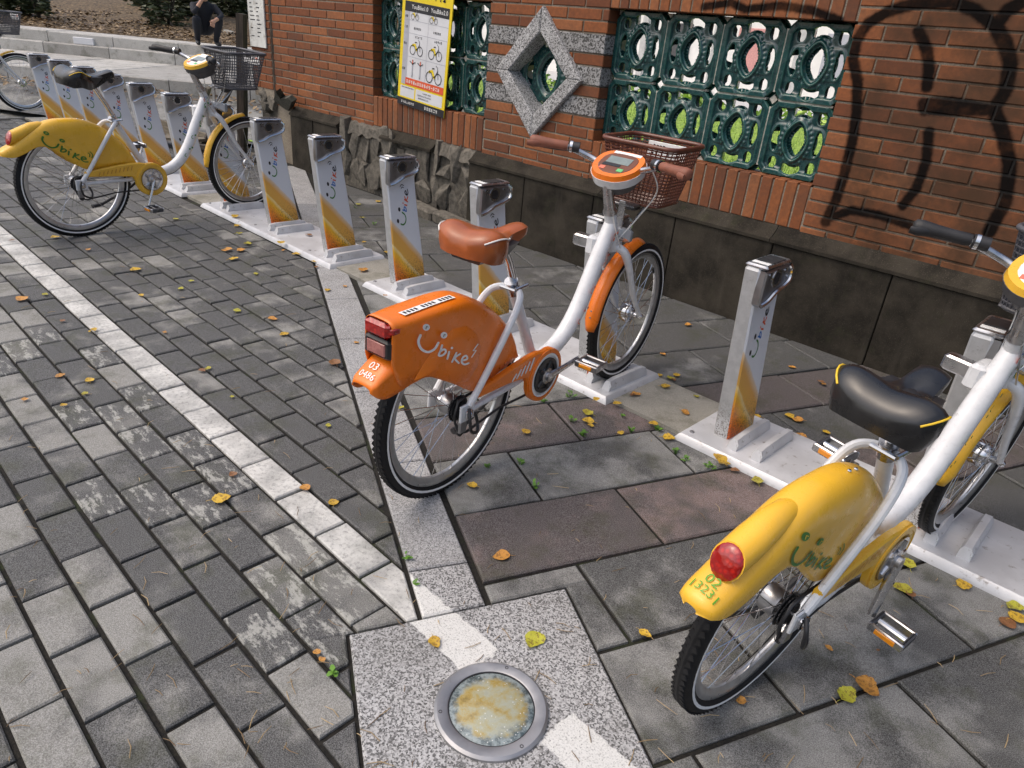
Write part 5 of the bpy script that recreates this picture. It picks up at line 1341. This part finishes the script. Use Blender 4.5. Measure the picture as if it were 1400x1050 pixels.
def weed(px, py, n, s, label):
    p0 = gnd(px, py); m_ = MB(); rw = random.Random(int(px * 7 + py))
    for i in range(n):
        a = rw.uniform(0, 6.28); r = s * math.sqrt(rw.random()); p = p0 + Vector((math.cos(a) * r, math.sin(a) * r * .8, rw.uniform(.004, .016)))
        X = Matrix.Translation(p) @ Matrix.Rotation(a + rw.uniform(-.8, .8), 4, 'Z') @ Matrix.Rotation(rw.uniform(-.5, .2), 4, 'Y') @ Matrix.Scale(rw.uniform(.006, .012), 4)
        m_.add(([(-.9, 0, 0), (-.1, -.55, .1), (.8, -.25, .15), (.8, .25, .15), (-.1, .55, .1)], [(0, 1, 2, 3, 4)]), 'weed', X, rw.random())
        m_.add(tube([(p0.x + .3 * (p.x - p0.x), p0.y + .3 * (p.y - p0.y), -.006), p], .0009, 3), 'weed', None, .3)
    o = m_.build('weed', None, None, True); tag(o, label, 'weed', 'weeds in the paving joints')
for (a, b), n, s in ((C7(345, 545), 16, .022), (C7(570, 525), 8, .014), (C7(285, 475), 9, .018), (C7(280, 360), 14, .025), (C7(150, 380), 9, .02), (C7(785, 625), 10, .018), (C7(830, 665), 7, .015), (C7(40, 680), 8, .014), (C7(110, 790), 9, .02), (C7(700, 520), 8, .014), (C7(945, 695), 10, .02),
    ((556, 765), 6, .012), ((567, 800), 5, .01), ((456, 922), 6, .01), (C3(750, 650), 8, .025), (C3(640, 560), 6, .02), ((515, 445), 8, .015), (C3(10, 620), 10, .03), ((850, 570), 6, .012), ((668, 640), 6, .012)):
    weed(a, b, n, s, 'tiny green weed sprouting from a joint in the paving')

# ================================================================== BEHIND THE WALL (seen through the pierced tiles)
struct(MB().add(([(-30, YW + .25, -.01), (12, YW + .25, -.01), (12, 9.4, .05), (-30, 9.4, .05)], [(0, 1, 2, 3)]), 'lawn').build('lawn')) if False else None
MT['lawn'] = simple('lawn_soil', (.25, .38, .05), .9, nscale=12, namt=.4); MT['road'] = simple('pale_road', (.5, .5, .49), .85, nscale=6, namt=.1); MT['render_white'] = simple('white_render', (.8, .79, .76), .8, nscale=3, namt=.06)
struct(MB().add(([(-30, YW + .25, -.005), (12, YW + .25, -.005), (12, 16, .02), (-30, 16, .02)], [(0, 1, 2, 3)]), 'lawn').build('lawn'))
struct(MB().add(([(-40, 16, .02), (12, 16, .02), (12, 24, .02), (-40, 24, .02)], [(0, 1, 2, 3)]), 'road').build('road'))
ga = MB(); rg = random.Random(2)
for i in range(26000):
    y = YW + .3 + 12 * rg.random(); x = -y * rg.uniform(.25, 1.7); h = rg.uniform(.04, .1); a = rg.uniform(0, 6.28); dx, dy = math.cos(a) * .009, math.sin(a) * .009; lx, ly = rg.uniform(-.03, .03), rg.uniform(-.03, .03)
    ga.add(([(x - dx, y - dy, 0), (x + dx, y + dy, 0), (x + lx, y + ly, h)], [(0, 1, 2)]), 'grass', None, rg.random())
hb_ = MB(); rh = random.Random(6)
scatter_leaves(hb_, 3500, lambda: (lambda x: (x, 16.2 + rh.gauss(0, .25), .05 + .45 * rh.random() * (.55 + .45 * math.sin(x * 1.7) * math.sin(x * .6))))(rh.uniform(-36, -2)), 'grass', .06, .13, rh, 1.3)
tag(stuff(hb_.build('hedge', None, None, True)), 'low loose hedge between the lawn and the pale road', 'hedge')
tag(stuff(ga.build('grass', None, None, True)), 'bright green lawn grass behind the brick wall', 'grass')
MT['pinkish'] = simple('pink_panel', (.6, .3, .28), .7, namt=.1)
bw = MB().add(box(-45, 12, 24, 24.4, -.05, 5.5), 'render_white').build('boundary_wall'); tag(bw, 'pale rendered wall seen through the upper pierced tiles', 'wall')
for i in range(16):
    x = -44 + 3 * i; MB().add(cbox(x, x + .25, 23.9, 24, -.05, 5.5, .01), 'road').build('buttress', bw); MB().add(cbox(x + .9, x + 2.1, 23.95, 24.01, .7, 2.1, .01), ('dark_grey', 'pinkish', 'poster_grey')[i % 3]).build('window', bw)

# ================================================================== BANK: shrubs, brick edging, odds and ends
def at(px, py, z): return gnd(px, py, z)
def shrub(name, px, py, z, w_, h, n, label, mat='hedge', seed=1, depth=None):
    p0 = at(px, py, z); r = empty(name, p0); tag(r, label, 'shrub', 'shrubs on the bank'); rs_ = random.Random(seed); st_ = MB()
    for i in range(9):
        a = rs_.uniform(0, 6.28); q1 = Vector((math.cos(a) * w_ * .3, math.sin(a) * w_ * .3, h * .5)); q2 = q1 + Vector((math.cos(a) * w_ * .25, math.sin(a) * w_ * .25, h * .35)); st_.add(tube([(0, 0, -.1), q1, q2], [.018, .012, .004], 5), 'wood_dark')
    st_.build('stem', r, 60); m_ = MB(); cl_ = [(rs_.gauss(0, .38), rs_.gauss(0, .38), rs_.uniform(.1, 1.)) for _ in range(26)]
    for i in range(n):
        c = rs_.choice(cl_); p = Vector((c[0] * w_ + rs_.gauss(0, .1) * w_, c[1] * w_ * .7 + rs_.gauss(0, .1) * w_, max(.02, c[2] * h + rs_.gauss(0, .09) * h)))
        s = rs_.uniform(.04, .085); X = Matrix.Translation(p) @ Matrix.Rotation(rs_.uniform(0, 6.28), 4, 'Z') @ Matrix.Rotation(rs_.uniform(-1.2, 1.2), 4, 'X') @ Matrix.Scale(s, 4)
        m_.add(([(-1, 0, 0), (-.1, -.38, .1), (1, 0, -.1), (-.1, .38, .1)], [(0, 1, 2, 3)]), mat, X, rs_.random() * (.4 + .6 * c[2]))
    m_.build('foliage', r, None, True); return r
ZK = ZB + .50
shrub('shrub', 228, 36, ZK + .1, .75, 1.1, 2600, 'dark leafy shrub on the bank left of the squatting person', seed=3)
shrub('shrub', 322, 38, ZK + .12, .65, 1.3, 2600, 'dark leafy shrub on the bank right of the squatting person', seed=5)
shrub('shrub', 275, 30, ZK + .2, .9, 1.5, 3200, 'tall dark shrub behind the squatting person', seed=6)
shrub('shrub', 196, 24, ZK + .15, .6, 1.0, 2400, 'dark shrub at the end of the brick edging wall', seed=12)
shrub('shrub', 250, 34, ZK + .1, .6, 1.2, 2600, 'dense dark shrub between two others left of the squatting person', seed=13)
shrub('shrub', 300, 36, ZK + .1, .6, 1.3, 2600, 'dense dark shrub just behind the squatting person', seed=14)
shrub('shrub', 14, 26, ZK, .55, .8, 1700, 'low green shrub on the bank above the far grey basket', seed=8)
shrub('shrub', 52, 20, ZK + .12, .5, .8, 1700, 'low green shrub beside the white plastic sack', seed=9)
# brick edging wall at the top of the bank
be_ = MB(); dE = hd(150, 14, ZK + .12)
ew = MB().add((lambda P_: prism(ccw([p[:2] for p in P_]), .3, ZK + .75))([bandpt(dE, -16, 0), bandpt(dE, -3, 0), bandpt(dE + .25, -3, 0), bandpt(dE + .25, -16, 0)]), 'mortar').build('edging_wall'); tag(ew, 'low red brick edging wall at the top of the leafy bank', 'wall')
for r in range(6):
    for k in range(-36, -8):
        s0 = k * .42 + (.21 if r % 2 else 0); z0 = ZK + .12 + r * .10; P_ = [bandpt(dE - .012, s0, 0), bandpt(dE - .012, s0 + .40, 0), bandpt(dE + .02, s0 + .40, 0), bandpt(dE + .02, s0, 0)]
        MB().add(prism(ccw([p[:2] for p in P_]), z0, z0 + .088), 'brick', tone=rl.random()).build('brick', ew, None, True)
# white sack, broom handle, stones
sp_ = at(80, 18, ZK + .02); bm = bmesh.new(); bmesh.ops.create_icosphere(bm, subdivisions=3, radius=.2); rs_ = random.Random(4)
for v_ in bm.verts:
    n_ = math.sin(v_.co.x * 31) * math.cos(v_.co.y * 27 + v_.co.z * 19); v_.co *= 1 + .16 * n_ + rs_.uniform(-.05, .05); v_.co.z = max(v_.co.z * .85, -.12)
    if v_.co.z > .12: v_.co.x *= .6; v_.co.y *= .6; v_.co.z *= 1.35
me = bpy.data.meshes.new('plastic_sack'); bm.to_mesh(me); bm.free(); MT['sack'] = simple('sack_white', (.62, .63, .66), .35, nscale=12, namt=.12); me.materials.append(MT['sack']); o = link('plastic_sack', me); o.location = sp_ + Vector((0, 0, .12)); tag(o, 'crumpled white plastic sack on the leafy bank', 'sack')
a = at(72, 28, ZK + .02); b = a + Vector((-.35, -.05, .75)); br_ = empty('broom', a); tag(br_, 'bamboo handled broom leaning on the leafy bank', 'broom')
MB().add(tube([Vector((0, 0, .02)), (b - a)], [.022, .018], 10), 'bamboo').build('handle', br_, 60)
hm = MB()
for i in range(40): t = rl.uniform(-1, 1); hm.add(tube([(0, 0, .05), (.10 + .03 * t, .12 * t + rl.uniform(-.02, .02), -.01)], [.004, .003], 4), 'wood')
hm.build('bristles', br_)
rr_ = random.Random(14)
o = rock(rr_, .13, .09, .05, 'stone', None, at(98, 24, ZK + .03) + Vector((0, 0, .02)), 'rubble', n=26); tag(o, 'flat brown stone beside the white plastic sack', 'stone')
o = rock(rr_, .14, .1, .1, 'stone', None, at(313, 55, ZB + .47) + Vector((0, 0, .08)), 'concrete_pale', n=30); tag(o, 'pale stone block beside the squatting person', 'stone')
bx = MB().add(cbox(-.16, .16, -.03, .03, 0, .1, .006), 'poster_white').build('white_box'); p = at(116, 61, ZB + .32); bx.location = p; bx.rotation_euler = (0, 0, math.atan2(HE.y, HE.x)); tag(bx, 'small white box standing on the stone step', 'box')
# broken timber, leaning slab and boards at the wall end
def plank(name, p, q, w_, t, label, mat='wood', roll=0.):
    p, q = Vector(p), Vector(q); d_ = q - p; L = d_.length; rj = random.Random(int(L * 1e4)); m_ = MB(); rings = []
    for i in range(7): y = -L / 2 + L * i / 6 + (rj.uniform(-.01, .01) if i in (0, 6) else 0); rings.append([(-w_ / 2 + rj.uniform(-.002, .002), y, -t / 2), (w_ / 2 + rj.uniform(-.002, .002), y, -t / 2), (w_ / 2, y + rj.uniform(-.004, .004), t / 2), (-w_ / 2, y, t / 2)])
    m_.add(loft(rings), mat); o = m_.build(name); o.matrix_world = Matrix.Translation((p + q) / 2) @ d_.to_track_quat('Y', 'Z').to_matrix().to_4x4() @ Matrix.Rotation(roll, 4, 'Y'); tag(o, label, 'plank' if 'plank' in name else name.split('_')[-1]); return o
G = lambda x, y, z=0.: gnd(x, y, z)
yq = YPI
plank('wooden_post', (-7.12, 3.44, 0), (-7.04, 3.50, 1.25), .09, .07, 'dark upright timber post against the pilaster', 'wood_dark')
plank('wooden_plank', (-7.2, 3.05, .02), (-6.95, 3.30, .62), .10, .03, 'dark timber brace slanting beside the upright post', 'wood_dark', .4)
plank('wooden_plank', (-7.75, 3.2, .02), (-7.5, 3.32, .55), .09, .03, 'pale timber strut behind the grey basket', 'wood', .3)
plank('wooden_plank', (-8.6, 3.15, .05), (-6.95, 3.2, .06), .16, .03, 'grey weathered board lying on the ground by the wall end', 'wood', 1.57)
plank('wooden_plank', (-7.9, 2.75, .05), (-7.1, 3.05, .12), .22, .025, 'broken pale board lying flat before the timber post', 'wood')
plank('wooden_plank', (-7.0, 2.78, .10), (-6.25, 3.0, .16), .09, .04, 'dark charred board lying by the leaning slab', 'wood_dark')
plank('wooden_plank', (-13.4, 7.0, ZB + .5), (-12.7, 7.1, ZB + .95), .3, .03, 'weathered board propped up right of the squatting person', 'wood')
A_, B_, C_, D_ = gnd(371, 176), gnd(386, 187), onwall(407, 133, 3.40), onwall(383, 122, 3.40)
def slabpt(u_, v_): return (A_.lerp(B_, u_)).lerp(D_.lerp(C_, u_), v_)
nn_ = (B_ - A_).cross(D_ - A_).normalized(); nn_ = -nn_ if nn_.y > 0 else nn_
ol_ = [(.05, 0), (.5, -.02), (.95, .03), (1.04, .35), (.98, .7), (1.0, .97), (.7, 1.0), (.35, .93), (0, 1.02), (-.05, .7), (.03, .35)]
sl_ = MB().add(loft([[tuple(slabpt(a, b) + nn_ * .0) for a, b in ol_], [tuple(slabpt(.5 + (a - .5) * .97, .5 + (b - .5) * .97) + nn_ * .05) for a, b in ol_]]), 'slate')
o = sl_.build('stone_slab', None, 25); tag(o, 'mossy broken stone slab leaning on the wall corner', 'slab')
for i, (x, y, s) in enumerate(((-6.75, 3.2, .1), (-6.5, 3.28, .08), (-6.9, 3.1, .07), (-7.35, 3.1, .06), (-6.6, 3.05, .05))):
    o = rock(rr_, s, s * .8, s * .7, 'stone', None, (x, y, s * .5), 'rubble', n=18); tag(o, 'grey rubble stone at the foot of the broken wall end', 'stone', 'loose rubble at the wall end')

# ================================================================== SQUATTING PERSON
def person(px, py, z):
    foot = at(px, py, z); to = Vector((-foot.x, -foot.y, 0)).normalized(); ang = math.atan2(to.y, to.x) - math.pi / 2 + R_(14)
    r = empty('person', foot, ang); r.scale = (.9, .9, .86); tag(r, 'person in dark navy clothes squatting on the step, hand at the mouth', 'person')
    # local: +y is the way they face (towards the camera), x their left... sizes in metres
    J = {}; E_ = []; rad = {}
    def j(n, p, rr): J[n] = p; rad[n] = rr
    j('pel', (0, -.16, .27), .125); j('sp1', (0, -.10, .40), .125); j('sp2', (0, -.02, .53), .13); j('ch', (0, .03, .64), .12); j('nk', (0, .07, .73), .055); j('hd0', (0, .10, .79), .07); j('hd1', (0, .115, .86), .088); j('hd2', (0, .10, .93), .078)
    for s, n in ((-1, 'r'), (1, 'l')):
        j('hip' + n, (s * .10, -.14, .25), .10); j('kn' + n, (s * .19, .26, .46), .068); j('kb' + n, (s * .18, .20, .36), .07); j('an' + n, (s * .15, .04, .09), .048); j('ft' + n, (s * .16, .06, .04), .042); j('toe' + n, (s * .18, .20, .03), .034); j('sh' + n, (s * .17, .04, .63), .068)
    # their right arm (picture left) rests on the knee; their left hand goes to the mouth
    j('elr', (-.24, .22, .50), .046); j('wrr', (-.08, .38, .43), .030); j('har', (-.03, .42, .40), .032)
    j('ell', (.22, .26, .52), .046); j('wrl', (.10, .28, .70), .030); j('hal', (.05, .25, .77), .030)
    ch_ = [('pel', 'sp1'), ('sp1', 'sp2'), ('sp2', 'ch'), ('ch', 'nk'), ('nk', 'hd0'), ('hd0', 'hd1'), ('hd1', 'hd2')]
    for n in 'rl': ch_ += [('pel', 'hip' + n), ('hip' + n, 'kn' + n), ('kn' + n, 'kb' + n), ('kb' + n, 'an' + n), ('an' + n, 'ft' + n), ('ft' + n, 'toe' + n), ('ch', 'sh' + n), ('sh' + n, 'el' + n), ('el' + n, 'wr' + n), ('wr' + n, 'ha' + n)]
    for n, d_ in (('r', Vector((.35, .55, -.75))), ('l', Vector((-.45, -.2, .85)))):
        h0 = Vector(J['ha' + n]); d_.normalize(); sd = d_.cross(Vector((0, 1, 0))).normalized()
        for i in range(4):
            o_ = (i - 1.5) * .019; a_ = h0 + sd * o_ + d_ * .04; b_ = a_ + d_ * .034; c_ = b_ + d_ * .022 + Vector((0, -.012, -.006))
            for k, p in enumerate((a_, b_, c_)): j(f'f{n}{i}{k}', tuple(p), .0095 - .001 * k)
            ch_ += [('ha' + n, f'f{n}{i}0'), (f'f{n}{i}0', f'f{n}{i}1'), (f'f{n}{i}1', f'f{n}{i}2')]
        a_ = h0 + sd * .034 + d_ * .004; b_ = a_ + sd * .012 + d_ * .03; j(f't{n}0', tuple(a_), .011); j(f't{n}1', tuple(b_), .009); ch_ += [('ha' + n, f't{n}0'), (f't{n}0', f't{n}1')]
    names = list(J); me = bpy.data.meshes.new('body'); me.from_pydata([J[n] for n in names], [(names.index(a), names.index(b)) for a, b in ch_], [])
    ob = bpy.data.objects.new('body_src', me); COL.objects.link(ob); sk = ob.modifiers.new('s', 'SKIN'); sk.use_smooth_shade = True
    for i, n in enumerate(names): me.skin_vertices[0].data[i].radius = (rad[n], rad[n]); me.skin_vertices[0].data[i].use_root = (n == 'pel')
    ss = ob.modifiers.new('ss', 'SUBSURF'); ss.levels = 2; ss.render_levels = 2
    dg = bpy.context.evaluated_depsgraph_get(); m2 = bpy.data.meshes.new_from_object(ob.evaluated_get(dg)); bpy.data.objects.remove(ob)
    MT['skin'] = simple('skin', (.48, .26, .17), .5, namt=.08); MT['navy'] = simple('navy_cloth', (.012, .014, .022), .85, nscale=40, namt=.3, bump=.3, bscale=120); MT['shoe'] = simple('black_shoe', (.012, .012, .013), .5, namt=.2)
    m2.materials.clear(); 
    for k in ('navy', 'skin', 'shoe'): m2.materials.append(MT[k])
    sk_n = [n for n in names if n in ('nk', 'hd0', 'hd1', 'hd2', 'wrr', 'wrl', 'har', 'hal') or n[0] == 't' and n != 'toer' and n != 'toel' or n[0] == 'f' and n[1] in 'rl']
    for poly in m2.polygons:
        c = poly.center; best = min(names, key=lambda n: (Vector(J[n]) - c).length - rad[n]); poly.use_smooth = True
        poly.material_index = 1 if best in sk_n else 2 if best[:2] in ('ft', 'to') else 0
    b_ = link('body', m2, r)
    hr = MB(); c = Vector((0, .085, .90)); rings = []
    for i in range(9):
        t = i / 8; ph = R_(95 * t); rings.append([(.098 * math.sin(ph) * math.cos(2 * math.pi * k / 18), c.y - .012 + .102 * math.sin(ph) * math.sin(2 * math.pi * k / 18) - (.02 if t > .7 and math.sin(2 * math.pi * k / 18) > 0 else 0), c.z + .095 * math.cos(ph) + (.045 if t > .7 and math.sin(2 * math.pi * k / 18) > .2 else 0)) for k in range(18)])
    hr.add(loft(rings, True, False), 'logo_black'); hr.build('hair', r, 60)
    fc_ = MB(); fc_.add(tube([(0, .188, .868), (0, .212, .842), (0, .203, .836)], [.009, .013, .008], 8), 'skin')
    for s in (-1, 1): fc_.add(lathe([(.011, 0), (.008, .005), (.002, .007)], 10, 'Y'), 'logo_black', Matrix.Translation((s * .032, .186, .872))); fc_.add(tube([(s * .092, .10, .875), (s * .098, .09, .85), (s * .09, .10, .83)], [.010, .014, .008], 8), 'skin')
    fc_.add(tube([(-.022, .184, .812), (0, .192, .812), (.022, .184, .812)], [.004, .006, .004], 6), 'logo_red'); fc_.build('face', b_, 60)
    return r
person(283, 62, ZB + .47)
